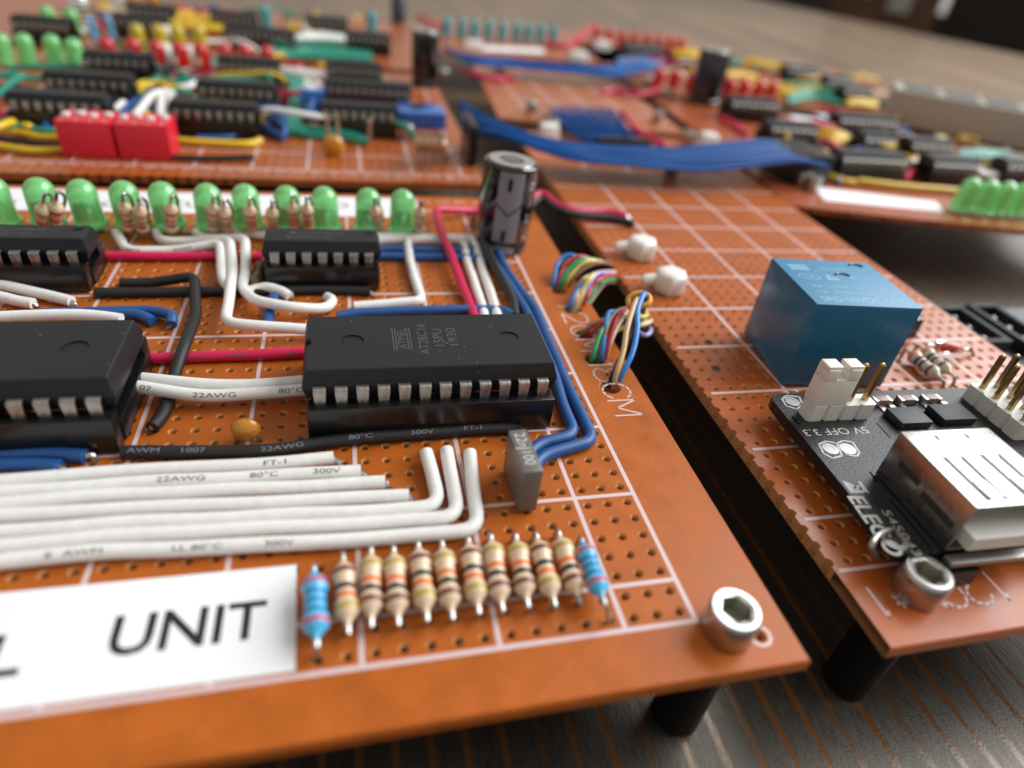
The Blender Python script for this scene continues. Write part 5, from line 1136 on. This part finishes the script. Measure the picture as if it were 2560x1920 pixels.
for k in range(4):
    bw('green', [((-23.50, 103.51, 0.50), (-23.41, 102.27, 0.50), (-23.32, 101.06, 0.50), (-23.23, 99.87, 0.50))[k], ((-19.02, 107.66, 0.60), (-18.94, 105.57, 0.60), (-18.86, 103.55, 0.60), (-18.79, 101.59, 0.60))[k], ((-13.59, 108.98, 0.60), (-13.59, 106.83, 0.60), (-13.60, 104.74, 0.60), (-13.60, 102.72, 0.60))[k], ((-8.02, 107.91, 0.50), (-8.08, 106.54, 0.50), (-8.14, 105.20, 0.50), (-8.19, 103.89, 0.50))[k]], 'teal wire in the flat bunch beside the rear red LEDs, %s of four' % ORD[k], .55)
for k in range(3):
    bw('white', [((-22.74, 93.38, 0.70), (-22.63, 91.86, 0.70), (-22.52, 90.39, 0.70))[k], ((-19.96, 91.52, 0.80), (-19.89, 90.04, 0.80), (-19.81, 88.60, 0.80))[k], ((-17.08, 89.50, 0.80), (-17.05, 88.63, 0.80), (-17.03, 87.77, 0.80))[k], ((-12.69, 87.53, 0.60), (-12.70, 86.97, 0.60), (-12.71, 86.41, 0.60))[k]], 'white wire in the flat bunch ahead of the teal bunch, %s of three' % ORD[k], .5)
for k in range(5):
    bw('yellow', [((-41.80, 121.20, 1.00), (-41.59, 120.08, 1.00), (-41.38, 118.98, 1.00), (-41.18, 117.90, 1.00), (-40.98, 116.83, 1.00))[k], ((-39.18, 125.17, 1.20), (-38.75, 122.56, 1.20), (-38.34, 120.05, 1.20), (-37.94, 117.61, 1.20), (-37.55, 115.25, 1.20))[k], ((-34.63, 126.01, 1.10), (-34.27, 123.37, 1.10), (-33.92, 120.81, 1.10), (-33.59, 118.33, 1.10), (-33.27, 115.94, 1.10))[k], ((-30.25, 122.41, 0.70), (-30.13, 121.25, 0.70), (-30.01, 120.12, 0.70), (-29.88, 119.00, 0.70), (-29.77, 117.90, 0.70))[k]], 'bright yellow wire in the far bunch behind the yellow LEDs, %s of five' % ORD[k], .5)
for k in range(4):
    bw('blue', [((-15.04, 77.59, 1.20), (-15.44, 76.29, 1.20), (-15.84, 75.02, 1.20), (-16.22, 73.79, 1.20))[k], ((-15.92, 69.86, 2.40), (-16.24, 69.30, 2.20), (-16.56, 68.74, 2.00), (-16.87, 68.20, 1.80))[k], ((-16.50, 66.72, 2.00), (-16.69, 66.49, 1.80), (-16.88, 66.26, 1.60), (-17.08, 66.04, 1.40))[k], ((-15.96, 67.15, 0.80), (-16.08, 66.64, 0.80), (-16.19, 66.14, 0.80), (-16.30, 65.65, 0.80))[k]], 'blue wire in the glossy knot behind the vertical teal wires, %s of four' % ORD[k], .45)
for k in range(3):
    bw('blue', [((-22.98, 68.85, 0.60), (-22.81, 66.96, 0.60), (-22.63, 65.13, 0.60))[k], ((-21.73, 68.24, 1.20), (-21.57, 66.32, 1.20), (-21.42, 64.48, 1.20))[k], ((-20.19, 67.79, 1.40), (-20.00, 64.94, 1.40), (-19.83, 62.25, 1.40))[k], ((-19.30, 65.69, 1.00), (-19.17, 63.42, 1.00), (-19.05, 61.27, 1.00))[k], ((-19.29, 62.52, 0.40), (-19.22, 61.26, 0.40), (-19.15, 60.04, 0.40))[k]], 'blue wire behind the yellow wire tip, %s of three' % ORD[k], .45)
for k in range(2):
    bw('yellow', [((-56.60, 116.27, 0.80), (-57.20, 118.31, 0.80))[k], ((-55.21, 121.32, 0.90), (-55.82, 123.54, 0.90))[k], ((-51.97, 125.39, 0.90), (-52.26, 126.57, 0.90))[k], (-49.39, 127.94, 0.70)], 'yellow wire at the far top left, %s of two' % ORD[k], .5)
for k in range(2):
    bw('yellow', [((-22.14, 126.22, 0.60), (-21.98, 123.19, 0.60))[k], ((-19.71, 126.77, 0.90), (-19.60, 123.67, 0.90))[k], ((-16.79, 122.81, 0.60), (-16.76, 121.04, 0.60))[k]], 'yellow wire right of the far long chip, %s of two' % ORD[k], .6)
for k in range(3):
    bw('white', [((-20.39, 118.67, 0.60), (-20.32, 117.00, 0.60), (-20.25, 115.38, 0.60))[k], ((-16.57, 122.27, 0.70), (-16.53, 119.93, 0.70), (-16.49, 117.65, 0.70))[k], ((-12.14, 122.16, 0.50), (-12.16, 120.74, 0.50), (-12.17, 119.35, 0.50))[k]], 'white wire right of the far long chip, %s of three' % ORD[k], .5)
bw('green', [(-20.59, 114.28, 0.40), (-16.47, 115.63, 0.40), (-11.81, 116.66, 0.40)], 'teal wire under the far white wires', .6)
for k in range(2): bw('red', [((-53.59, 118.00, 0.40), (-52.78, 114.98, 0.40))[k], ((-52.01, 118.32, 0.40), (-51.22, 115.28, 0.40))[k], ((-50.28, 118.13, 0.40), (-49.78, 116.09, 0.40))[k]], 'crimson wire behind the far green LEDs, %s of two' % ORD[k], .6)
bw('red', [(-33.08, 107.54, 0.40), (-30.63, 108.16, 0.40), (-28.12, 108.79, 0.40)], 'crimson wire right of the yellow LEDs', .7)
bw('white', [(-50.94, 108.29, 0.50), (-49.23, 110.74, 0.50)], 'white wire stub right of the far green LEDs', .6, False)
bw('white', [(-36.38, 85.77, 0.40), (-33.01, 87.09, 0.50), (-31.32, 90.06, 0.60), (-29.87, 93.39, 0.50)], 'thin white wire in front of the rear red LEDs', .35)
for k, p in enumerate(((-40.63, 99.28, 0.00), (-37.36, 98.07, 0.00), (-34.08, 97.69, 0.00), (-37.74, 102.50, 1.50))):
    w_ = thing('white_spacer', 'small white spacer among the red LEDs, %s from the left' % ORD[k], 'spacer', p, 0, 'white spacers'); mb = MB(); mb.lathe([(.7, 0), (.75, .2), (.75, 1.3), (.5, 1.6), (.1, 1.7)], 14); part('post', mb, mat('white_nylon', (0.80, 0.79, 0.75), .32), w_)

def trimmer(c_, d, label, hole=False):
    t = thing('trimmer', label, 'trimmer', c_, 0, 'blue trimmers'); bl = mat('trimmer_blue', (0.015, 0.11, 0.42), .18, coat=.4)
    mb = MB(); mb.box((0, d[1] / 2, d[2] / 2), d, bev=.15); part('body', mb, bl, t)
    mb = MB(); mb.lathe([(.9, d[2] - .02), (.9, d[2] + .12), (.75, d[2] + .2), (.1, d[2] + .2)], 18, M=Matrix.Translation((-.4, d[1] * .55, 0))); part('dial', mb, SOCK() if hole else mat('dial_white', (.5, .55, .6), .4), t)
trimmer((-16.30, 68.17, 0.00), (2.6, 2.6, 3.3), 'blue box trimmer behind the vertical teal wires')
trimmer((-3.82, 67.42, 0.00), (5.6, 5.0, 1.8), 'flat blue module with a dark hole near the ribbon connector', True)
cy_ = thing('ceramic_capacitor', 'mustard ceramic capacitor at the front of the rear left board', 'capacitor', (-14.07, 56.11, 0.00))
mb = MB(); mb.lathe([(.04, -.5), (.6, -.45), (1.0, -.25), (1.15, 0), (1.0, .25), (.6, .45), (.04, .5)], 20, M=Matrix.Translation((0, 0, .95)) @ Matrix.Rotation(pi / 2, 4, 'X')); part('bead', mb, mat('mustard_epoxy', (0.52, 0.215, 0.012), .28), cy_)
for k, (p, q) in enumerate((((-14.61, 58.07, 0.90), (-14.54, 57.59, 3.60)), ((-13.62, 58.22, 0.90), (-13.55, 57.80, 3.60)), ((-10.40, 59.74, 0.30), (-10.33, 57.84, 3.20)))):
    t = thing('header_pin', 'tall thin bare lead before the right rear chip, %s from the left' % ORD[k], 'pin', p, 0, 'tall thin bare leads'); mb = MB(); mb.tube([(0, 0, 0), tuple(Vector(q) - Vector(p))], .2, 8); part('post', mb, mat('pin_tan', (0.42, 0.33, 0.24), .45, metal=.4), t)
for k in range(5):
    p = [(-5.43, 56.69, 0.00), (-4.70, 56.60, 0.00), (-3.85, 56.52, 0.00), (-3.10, 56.61, 0.00), (-2.47, 56.70, -0.00)][k]; q = [(-5.79, 51.73, 4.00), (-5.25, 51.64, 4.00), (-4.70, 51.54, 4.00), (-4.07, 51.65, 4.00), (-3.83, 51.31, 4.00)][k]
    resistor_up(p, q, 'tan', 'gnkg', 'olive tan resistor packed by the ribbon connector, %s from the left' % ORD[k], 'packed resistors by the ribbon connector')
electrolytic((-1.14, 90.54, 0.00), 1.95, 7.2, 'black capacitor standing on the rear left board', stripe=False)
sticker('sticker', 'small white sticker beside the rear black capacitor', [(-14.8, 74.6), (-4.2, 75), (-4, 78.6), (-14.8, 78.2)], [])
for k, (p, lb) in enumerate((((2.19, 94.93, 0.00), 'steel screw on the rear left board beside the first blue ribbon'), ((1.83, 134.71, 0.00), 'steel screw at the far corner behind the black capacitor'), ((-6.10, 63.13, 0.00), 'steel screw beside the packed resistors'), ((12.07, 77.79, 0.00), 'steel screw at the near corner of the middle rear board'), ((12.67, 68.64, 0.00), 'steel screw above the white block by the second ribbon'),
        ((38.70, 100.85, 0.00), 'steel screw left of the two rear red LEDs'), ((38.88, 92.83, 0.00), 'steel screw in front of the rear red LEDs'), ((30.50, 76.85, 0.00), 'steel screw between the middle and right rear boards'), ((30.82, 67.12, 0.00), 'steel screw beside the white block at the right'), ((23.07, 54.69, -0.00), 'steel screw below the long blue ribbon'),
        ((38.68, 52.39, 0.00), 'steel screw at the corner of the right board, left of two'), ((38.99, 50.73, 0.00), 'steel screw at the corner of the right board, right of two'), ((3.54, 129.06, 0.00), 'steel screw at the top of the first ribbon, left of two'), ((4.76, 125.94, 0.00), 'steel screw at the top of the first ribbon, right of two'), ((89.53, 122.90, 0.00), 'steel post standing at the far right edge of the boards'))):
    cap_screw(p, lb, r=.8, h=1.6, group='steel screws on the rear boards')

# ================================================================== MIDDLE AND RIGHT REAR BOARDS
mid = far_board('circuit_board', 'middle rear board with grid lines under the blue ribbons', [(7.0, 74.6), (33, 71.5), (34.5, 112), (9.5, 114)], far_board_mat('board_far_mid', (0.40, 0.115, 0.035)), [(12 + 5 * k, 76, 12 + 5 * k, 111) for k in range(5)] + [(9, 80 + 6 * k, 33.5, 80 + 6 * k) for k in range(6)])
far_board('circuit_board', 'far centre board carrying the turquoise LEDs', [(4, 118), (60, 122), (70, 164), (4, 160)], far_board_mat('board_far_back', (0.36, 0.10, 0.03)))
sticker('sticker', 'long white sticker on the far centre board', [(13, 123), (27, 126), (27.5, 131), (13, 128)], [])
right = far_board('circuit_board', 'right rear board with black chips, wires and green LEDs', [(33.02, 45.96, 0.00), (43.78, 43.48, 0.00), (59.24, 40.38, 0.00), (80, 39.5), (86, 86), (36.3, 93), (34.8, 60)], far_board_mat('board_far_right', (0.36, 0.085, 0.028)))
sticker('sticker', 'white sticker at the near edge of the right rear board', [(38.6, 47.6), (52.6, 45.1), (54.4, 48.2), (40.2, 52)], [])
far_board('circuit_board', 'furthest right board with red and yellow parts behind the right rear board', [(36, 95.5), (97, 91), (103, 134), (38, 142)], far_board_mat('board_far_back', (0.36, 0.10, 0.03)))
# ribbons
def ribbon(label, a0, a1, mids, n=14, r=.19, wid=None):
    """a0, a1 = lists: centre point, across vector"""
    t = thing('ribbon_cable', label, 'ribbon cable', a0[0], 0, 'blue ribbon cables'); o = Vector(a0[0])
    for k in range(n):
        f = k / (n - 1) - .5; pts = []
        for c_, ac in [a0] + mids + [a1]: pts.append(Vector(c_) + Vector(ac) * f - o + Vector((0, 0, rnd.uniform(-.12, .12))))
        mb = MB(); mb.tube(spline(pts, 5), r, 8); part('strand', mb, mat('ribbon_blue', (0.004, 0.066, 0.255), .5, spec=.15), t)
ribbon('long blue ribbon cable sagging across in the middle of the picture', [(0.46, 63.68, 2.60), (0, 7.5, 1.6)], [(40.22, 55.38, 2.60), (-1.5, 6.5, .3)],
       [[(2.35, 59.54, 3.00), (-.6, 6.2, .6)], [(4.49, 56.66, 3.00), (-1, 5.6, .2)], [(8.83, 53.44, 2.60), (-1, 5.5, .2)], [(15.16, 52.76, 2.30), (-.5, 6, .2)], [(23.19, 52.53, 2.40), (-.2, 6.5, .3)], [(29.11, 53.25, 2.80), (-.5, 7, .3)], [(35.86, 54.57, 3.20), (-1, 7, .3)]], n=18)
ribbon('blue ribbon cable further back, nearly flat', [(4.32, 108.37, 2.20), (0, 7, -.5)], [(42.40, 110.08, 2.00), (0, 7, 0)],
       [[(7.11, 99.86, 2.20), (0, 6, 0)], [(14.38, 101.35, 2.00), (0, 6, 0)], [(22.35, 101.14, 1.80), (0, 6, 0)], [(30.69, 101.27, 1.80), (0, 7, 0)], [(36.30, 104.96, 2.00), (0, 7, 0)]], n=14)
ribbon('short wide blue ribbon cable crossing the gap ahead of the middle rear board', [(19.85, 79.40, 0.80), (9.5, 1, 0)], [(20.15, 64.13, 0.40), (7.5, 0, 0)], [[(18.09, 72.12, 1.50), (9, 1, 0)], [(18.00, 65.98, 1.30), (8, .5, 0)]], n=16)
def conn(c_, d, label, rz=0.0):
    t = thing('ribbon_connector', label, 'connector', c_, rz, 'black ribbon connectors'); mb = MB(); mb.box((0, 0, d[2] / 2), d, bev=.1); part('shell', mb, SOCK(), t)
    for k in range(6):
        mb = MB(); mb.box((0, -d[1] / 2 + .5 + k * (d[1] - 1) / 5, d[2] + .1), (.3, .3, .3)); part('pin', mb, TIN(), t)
conn((-0.03, 57.01, 0.00), (.9, 5.5, 4.0), 'black connector at the left end of the long blue ribbon')
conn((39.56, 55.62, 0.00), (5, 6.5, 3.4), 'black connector at the right end of the long blue ribbon')
conn((20.36, 63.63, 0.00), (7, 1.2, 1.2), 'dark connector strip under the short wide blue ribbon')
# white blocks and crimson wires
for k, (p, lb) in enumerate((((11.42, 65.99, 0.00), 'white plastic block behind the long blue ribbon, left one'), ((33.14, 65.99, 0.00), 'white plastic block behind the long blue ribbon, right one'), ((11.55, 121.88, 0.00), 'white plastic block by the far turquoise LEDs'), ((31.93, 119.89, 0.00), 'white plastic block behind the second ribbon'), ((42.23, 135.96, 0.00), 'white plastic block under the far red LEDs'))):
    t = thing('white_block', lb, 'plastic block', p, 0, 'white plastic blocks'); mb = MB(); mb.box((0, 0, .9), (2.6 if k < 2 else 4, 2.2, 1.8), bev=.3, taper=.8); part('block', mb, mat('white_nylon', (0.80, 0.79, 0.75), .32), t)
GW = 'wires between the rear boards'
def gw(col, pts, label, r=.4): return wire(pts, col, label, r=r, curve=True, group=GW, seg=8)
gw('red', [(26.37, 80.18, 0.50), (24.89, 73.73, 1.00), (23.88, 68.10, 1.00), (25.18, 66.34, 0.70), (26.65, 64.99, 0.30)], 'crimson wire right of the short wide blue ribbon')
gw('red', [(5.31, 103.59, 0.50), (6.75, 97.04, 0.70), (9.25, 95.40, 0.70), (12.85, 96.33, 0.40)], 'crimson wire below the first ribbon across the left gap')
gw('red', [(27.35, 91.90, 0.40), (30.20, 93.33, 0.60), (33.18, 90.64, 0.70), (39.41, 95.80, 0.80)], 'crimson wire towards the rear red LEDs')
gw('red', [(41.86, 79.31, 0.60), (42.56, 76.98, 0.60), (42.31, 72.19, 0.30)], 'crimson wire left of the right hand chips')
gw('red', [(4.80, 160.16, 0.60), (6.27, 149.33, 0.80), (8.58, 143.39, 0.50)], 'crimson wire at the top, left of the turquoise LEDs')
gw('red', [(28.83, 134.48, 0.60), (33.64, 133.41, 0.70), (38.43, 140.79, 1.20), (45.55, 154.76, 2.00), (49.01, 158.27, 1.00)], 'crimson wire rising left of the far red LEDs', .5)
gw('red', [(12.56, 106.59, 0.60), (12.93, 99.54, 0.60), (13.50, 96.53, 0.40)], 'short crimson wire beside the middle rear board')
# crimson / black pair over the gap from the striped capacitor
wire([(-.2, 36.4, .4), (4.48, 44.13, 1.00), (5.77, 41.64, 1.00), (7.35, 40.86, 0.80), (10.33, 41.51, 0.50), (12.32, 41.02, 0.35)], 'red', 'crimson wire crossing the gap behind the striped capacitor', curve=True, bare1=[(12.59, 40.82, 0.10), (12.90, 41.14, -0.20)], seg=12)
wire([(-.2, 35.9, .4), (4.27, 43.18, 0.80), (5.63, 41.03, 0.80), (7.24, 40.41, 0.60), (10.48, 40.26, 0.40), (12.35, 39.14, 0.35)], 'black', 'black wire crossing the gap behind the striped capacitor', curve=True, bare1=[(12.68, 39.48, 0.10), (12.91, 39.80, -0.20)], seg=12)

# chips and parts of the right rear boards
CR = 'chips on the right rear board'
bchip((46.53, 55.86, 2.30), (52.68, 53.61, 2.30), 9, 'black chip with thick white and yellow wire ends at its right', rz=-.02, group=CR)
bchip((59.07, 54.79, 2.30), (64.36, 54.10, 2.30), 7, 'black chip just behind the right hand green LEDs', rz=-.02, group=CR)
bchip((62.74, 63.08, 2.30), (67.83, 62.04, 2.30), 7, 'black chip in front of the grey display block', rz=-.02, group=CR)
bchip((59.33, 75.19, 2.30), (67.88, 73.14, 2.30), 10, 'long black chip left of the grey display block', rz=-.02, group=CR)
bchip((43.78, 68.11, 2.30), (48.37, 65.71, 2.30), 7, 'black chip at the right end of the long ribbon', rz=-.02, group=CR)
bchip((44.06, 81.62, 2.30), (51.78, 79.37, 2.30), 8, 'black chip below the red and yellow LEDs', rz=-.02, group=CR)
bchip((78.80, 106.18, 2.30), (84.57, 106.45, 2.30), 6, 'black chip at the far right above the teal wires', rz=-.02, group=CR)
bchip((76.66, 97.74, 2.30), (81.14, 96.35, 2.30), 6, 'black chip at the far right behind the yellow block', rz=-.02, group=CR)
bchip((74.78, 114.61, 2.30), (81.49, 113.63, 2.30), 7, 'black chip at the far right beside the yellow wires', rz=-.02, group=CR)
bchip((71.59, 55.36, 2.30), (76.11, 54.52, 2.30), 7, 'black chip cut off by the right edge', rz=-.02, group=CR)
bchip((55.97, 64.32, 2.00), (59.76, 63.88, 2.00), 5, 'black chip with bright pins between two longer chips', rz=-.02, group=CR)
ds = thing('display_block', 'grey seven segment display block on the right rear board', 'display', (86.5, 78.5, 0), rad(-36))
mb = MB(); mb.box((0, 0, 3.3), (26, 8, 5.2), bev=.2); part('case', mb, mat('display_grey', (0.42, 0.375, 0.315), .8, spec=.2), ds)
mb = MB(); 
for k in range(4): mb.brk(); mb.box((-9 + 6 * k, 0, 5.93), (5.2, 6.8, .05))
part('face', mb, mat('display_face', (0.10, 0.12, 0.125), .85, spec=.1), ds)
for k in range(4): mb = MB(); mb.box((-9 + 6 * k, -.2, .35), (5, 6, .65)); part('socket_strip', mb, SOCK(), ds)
row([(54.41, 45.16, 0.40), (56.32, 44.59, 0.40), (58.59, 44.21, 0.40), (61.06, 44.01, 0.40), (63.55, 43.81, 0.40)], 'green', 'green LED, %s from the left in the right rear row', 'green LEDs at the right', h=3.6)
row([(39.33, 98.38, 0.40), (42.39, 98.41, 0.40), (44.86, 96.62, 0.40)], 'red', 'red LED, %s from the left before the second dark capacitor', 'rear centre red LEDs')
row([(50.93, 94.59, 0.40), (53.67, 94.49, 0.40), (56.31, 94.36, 0.40), (58.70, 94.16, 0.40)], 'red', 'red LED with yellow glint, %s from the left right of the second dark capacitor', 'rear right red LEDs')
electrolytic((45.05, 91.34, 0.00), 2.6, 8.0, 'black capacitor standing among the rear right red LEDs', stripe=False)
RG = 'coloured wires on the right rear board'
def rw(col, pts, label, r=.45): return wire(pts, col, label, r=r * .72, curve=True, group=RG, seg=8)
rw('yellow', [(44.02, 58.01, 0.50), (43.65, 55.01, 0.50), (44.77, 53.11, 0.50), (46.23, 52.66, 0.50)], 'yellow wire curving round the corner of the right rear board', .5)
rw('yellow', [(47.06, 53.33, 0.50), (50.02, 52.42, 0.50), (54.44, 51.64, 0.50), (60.04, 50.94, 0.50)], 'long pale yellow wire in front of the right hand chips', .5)
rw('yellow', [(46.71, 64.37, 0.80), (48.56, 63.65, 0.80), (50.60, 63.60, 0.60)], 'yellow wire stub at the right end of the long ribbon', .5)
rw('yellow', [(61.72, 63.66, 0.90), (60.78, 61.13, 1.20), (62.18, 60.80, 0.90)], 'yellow wire end over the nearest right hand chip', .5)
rw('white', [(59.03, 59.94, 0.90), (60.07, 59.61, 1.20), (61.72, 60.03, 0.90)], 'white wire end over the nearest right hand chip', .55)
rw('red', [(54.95, 54.51, 0.50), (56.73, 56.08, 0.90), (57.80, 56.78, 1.00)], 'crimson wire end in front of the nearest right hand chip', .5)
for k in range(3): rw('white', [((70.64, 59.48, 1.20), (68.87, 57.65, 1.20), (67.18, 55.89, 1.20))[k], ((72.35, 59.21, 1.20), (70.54, 57.37, 1.20), (68.81, 55.62, 1.20))[k], ((75.91, 60.22, 1.00), (74.00, 58.35, 1.00), (72.18, 56.55, 1.00))[k]], 'white wire stub behind the right hand green LEDs, %s of three' % ORD[k], .5)
for k in range(4): rw('yellow', [((54.86, 73.52, 1.20), (53.53, 71.54, 1.20), (52.24, 69.64, 1.20), (51.01, 67.81, 1.20))[k], ((55.77, 71.67, 1.60), (54.42, 69.73, 1.60), (53.11, 67.86, 1.60), (51.85, 66.06, 1.60))[k], ((58.41, 71.36, 1.00), (57.49, 70.09, 1.00), (56.58, 68.84, 1.00), (55.70, 67.63, 1.00))[k]], 'yellow wire in the knot left of the middle right chips, %s of four' % ORD[k], .5)
rw('red', [(51.00, 66.98, 1.60), (50.21, 64.10, 1.80), (51.70, 64.14, 1.40)], 'crimson wire in the yellow knot', .45)
for k in range(3): rw('green', [((73.81, 66.56, 1.00), (72.69, 65.35, 1.00), (71.60, 64.16, 1.00))[k], ((78.06, 66.52, 1.20), (76.75, 65.16, 1.20), (75.47, 63.84, 1.20))[k], ((84.19, 67.24, 0.90), (82.90, 65.98, 0.90), (81.64, 64.75, 0.90))[k]], 'teal wire right of the chip before the display, %s of three' % ORD[k], .5)
for k in range(2): rw('yellow', [((59.30, 66.18, 1.60), (57.93, 64.41, 1.60))[k], ((61.00, 65.77, 1.80), (59.58, 64.00, 1.80))[k], (63.04, 65.96, 1.20)], 'pale yellow wire end over the bright pinned chip, %s of two' % ORD[k], .6)
for k in range(4): rw('green', [((64.08, 96.28, 0.50), (63.48, 95.32, 0.50), (62.89, 94.37, 0.50), (62.31, 93.44, 0.50))[k], ((74.57, 107.00, 0.70), (72.36, 103.61, 0.70), (70.26, 100.38, 0.70), (68.25, 97.31, 0.70))[k], ((77.21, 105.86, 0.70), (75.31, 103.05, 0.70), (73.49, 100.36, 0.70), (71.73, 97.78, 0.70))[k], ((75.89, 97.55, 0.50), (75.32, 96.75, 0.50), (74.76, 95.95, 0.50), (74.20, 95.17, 0.50))[k]], 'teal wire in the tangle at the far right, %s of four' % ORD[k], .6)
for k in range(2): rw('green', [((84.83, 99.32, 0.60), (81.66, 95.22, 0.60))[k], ((86.20, 97.17, 1.20), (82.56, 92.61, 1.20))[k], ((88.10, 95.89, 0.60), (86.06, 93.41, 0.60))[k]], 'teal wire end at the far right, %s of two' % ORD[k], .6)
for k in range(3): rw('yellow', [((67.76, 109.31, 0.60), (65.72, 105.87, 0.60), (63.78, 102.60, 0.60))[k], ((69.71, 107.50, 0.70), (67.64, 104.12, 0.70), (65.66, 100.90, 0.70))[k], ((72.54, 104.54, 0.50), (71.13, 102.36, 0.50), (69.76, 100.25, 0.50))[k]], 'yellow wire right of the red LED group, %s of three' % ORD[k], .6)
for k in range(3): rw('yellow', [((61.65, 140.71, 0.60), (59.79, 136.55, 0.60), (58.02, 132.59, 0.60))[k], ((65.60, 139.85, 0.80), (63.63, 135.67, 0.80), (61.75, 131.70, 0.80))[k], ((70.17, 138.75, 0.60), (68.51, 135.44, 0.60), (66.91, 132.25, 0.60))[k]], 'yellow wire below the far red LEDs, %s of three' % ORD[k], .7)
for k in range(2): rw('yellow', [((52.78, 100.79, 3.20), (51.62, 98.58, 3.20))[k], ((56.38, 101.04, 3.20), (55.16, 98.81, 3.20))[k], ((59.23, 100.15, 3.00), (58.28, 98.49, 3.00))[k]], 'yellow wire above the rear right red LEDs, %s of two' % ORD[k], .6)
for k in range(2): rw('green', [((66.83, 130.97, 0.60), (64.93, 127.21, 0.60))[k], ((69.98, 131.09, 0.80), (67.97, 127.28, 0.80))[k], ((72.96, 129.54, 0.60), (71.31, 126.54, 0.60))[k]], 'teal wire at the far right top, %s of two' % ORD[k], .7)
for k in range(2): rw('yellow', [((76.69, 134.69, 0.60), (74.48, 130.71, 0.60))[k], ((79.09, 133.24, 0.80), (76.81, 129.28, 0.80))[k], ((83.70, 129.71, 0.60), (82.28, 127.41, 0.60))[k]], 'pale yellow wire at the far right top, %s of two' % ORD[k], .7)
for k in range(3): rw('yellow', [((76.95, 97.41, 1.20), (74.76, 94.37, 1.20), (72.67, 91.48, 1.20))[k], ((80.12, 97.79, 1.50), (77.79, 94.69, 1.50), (75.59, 91.73, 1.50))[k], ((83.31, 97.29, 1.00), (81.57, 95.04, 1.00), (79.89, 92.87, 1.00))[k]], 'yellow wire bunched at the far right end, %s of three' % ORD[k], .6)
for k in range(3): rw('blue', [((39.67, 119.64, 0.80), (38.31, 115.88, 0.80), (37.02, 112.30, 0.80))[k], ((45.99, 123.26, 1.00), (44.41, 119.24, 1.00), (42.90, 115.44, 1.00))[k], ((52.18, 125.43, 0.60), (50.70, 122.00, 0.60), (49.30, 118.71, 0.60))[k]], 'blue wire under the far red LEDs, %s of three' % ORD[k], .6)
bchip((43.61, 125.81, 2.30), (52.42, 125.82, 2.30), 8, 'dark chip behind the second ribbon under the far red LEDs', rz=-.02, group=CR)
sticker('sticker', 'white sticker among the right rear chips', [(58, 84), (68, 85), (68.5, 89), (58.5, 88)], [])
t = thing('dark_jack', 'dark upright plug at the top beside the far turquoise LED', 'plug', (-0.65, 147.85, 0.00)); mb = MB(); mb.lathe([(1.6, 0), (1.6, 4), (1.1, 5), (1.0, 6.5), (.3, 6.8)], 14); part('shell', mb, mat('plug_dark', (0.03, 0.035, 0.05), .35), t)
t = thing('silver_can', 'silver can standing at the top left among the far parts', 'component', (-56.28, 127.55, 0.00)); mb = MB(); mb.lathe([(1.8, 0), (1.8, 3.2), (1.6, 3.5), (.2, 3.6)], 18); part('can', mb, mat('aluminium_top', (0.75, 0.75, 0.74), .25, metal=1), t)
t = thing('silver_can', 'pale upright part left of the far amber LEDs', 'component', (-51.59, 131.24, 0.00)); mb = MB(); mb.lathe([(1.5, 0), (1.5, 3.4), (1.2, 3.8), (.2, 3.9)], 18); part('can', mb, mat('pale_can', (0.5, 0.5, 0.5), .3), t)

# ---- the tangle of thin wires between the rear chips: nothing in the photo tells one from the next
rt = random.Random(21)
def tangle(n, x0, x1, y0, y1, where, cols):
    made = []
    for i in range(n):
        col = cols[i % len(cols)]
        x, y = rt.uniform(x0, x1), rt.uniform(y0, y1)
        dx, dy = rt.choice((-1, 1)) * rt.uniform(3, 10), rt.uniform(-3.5, 3.5)
        if rt.random() < .3: dx, dy = rt.uniform(-2, 2), rt.choice((-1, 1)) * rt.uniform(4, 8)
        zt = rt.uniform(.5, 2.2)
        pts = [(x, y, .3), (x + dx * .2 + rt.uniform(-.6, .6), y + dy * .1 + rt.uniform(-.8, .8), zt), (x + dx * .55, y + dy * .55 + rt.uniform(-1, 1), zt * rt.uniform(.6, 1.1)), (x + dx * .9, y + dy * .9 + rt.uniform(-.5, .5), zt * .7), (x + dx, y + dy, .3)]
        c = cam.matrix_world.translation
        made.append((math.atan2(x + dx / 2 - c.x, y + dy / 2 - c.y), col, pts))
    seen = {}
    for a, col, pts in sorted(made, key=lambda q: q[0]):
        k = seen.get(col, 0); seen[col] = k + 1
        wire(pts, col, 'thin %s wire, %s from the left %s' % ({'green': 'teal', 'red': 'crimson'}.get(col, col), ORD[k], where), r=rt.uniform(.24, .32), curve=True, group='thin wires ' + where, seg=7)
tangle(54, -44, -6, 62, 94, 'in the tangle among the rear left chips', ['green', 'yellow', 'white', 'blue', 'green', 'yellow', 'white', 'red', 'black'])
tangle(26, -52, -8, 103, 140, 'in the tangle on the third board', ['yellow', 'green', 'white', 'red', 'blue'])
tangle(44, 44, 84, 54, 84, 'in the tangle among the right rear chips', ['yellow', 'green', 'white', 'blue', 'red', 'black'])
tangle(34, 42, 95, 98, 128, 'in the tangle on the furthest right board', ['yellow', 'green', 'yellow', 'white', 'green', 'red'])
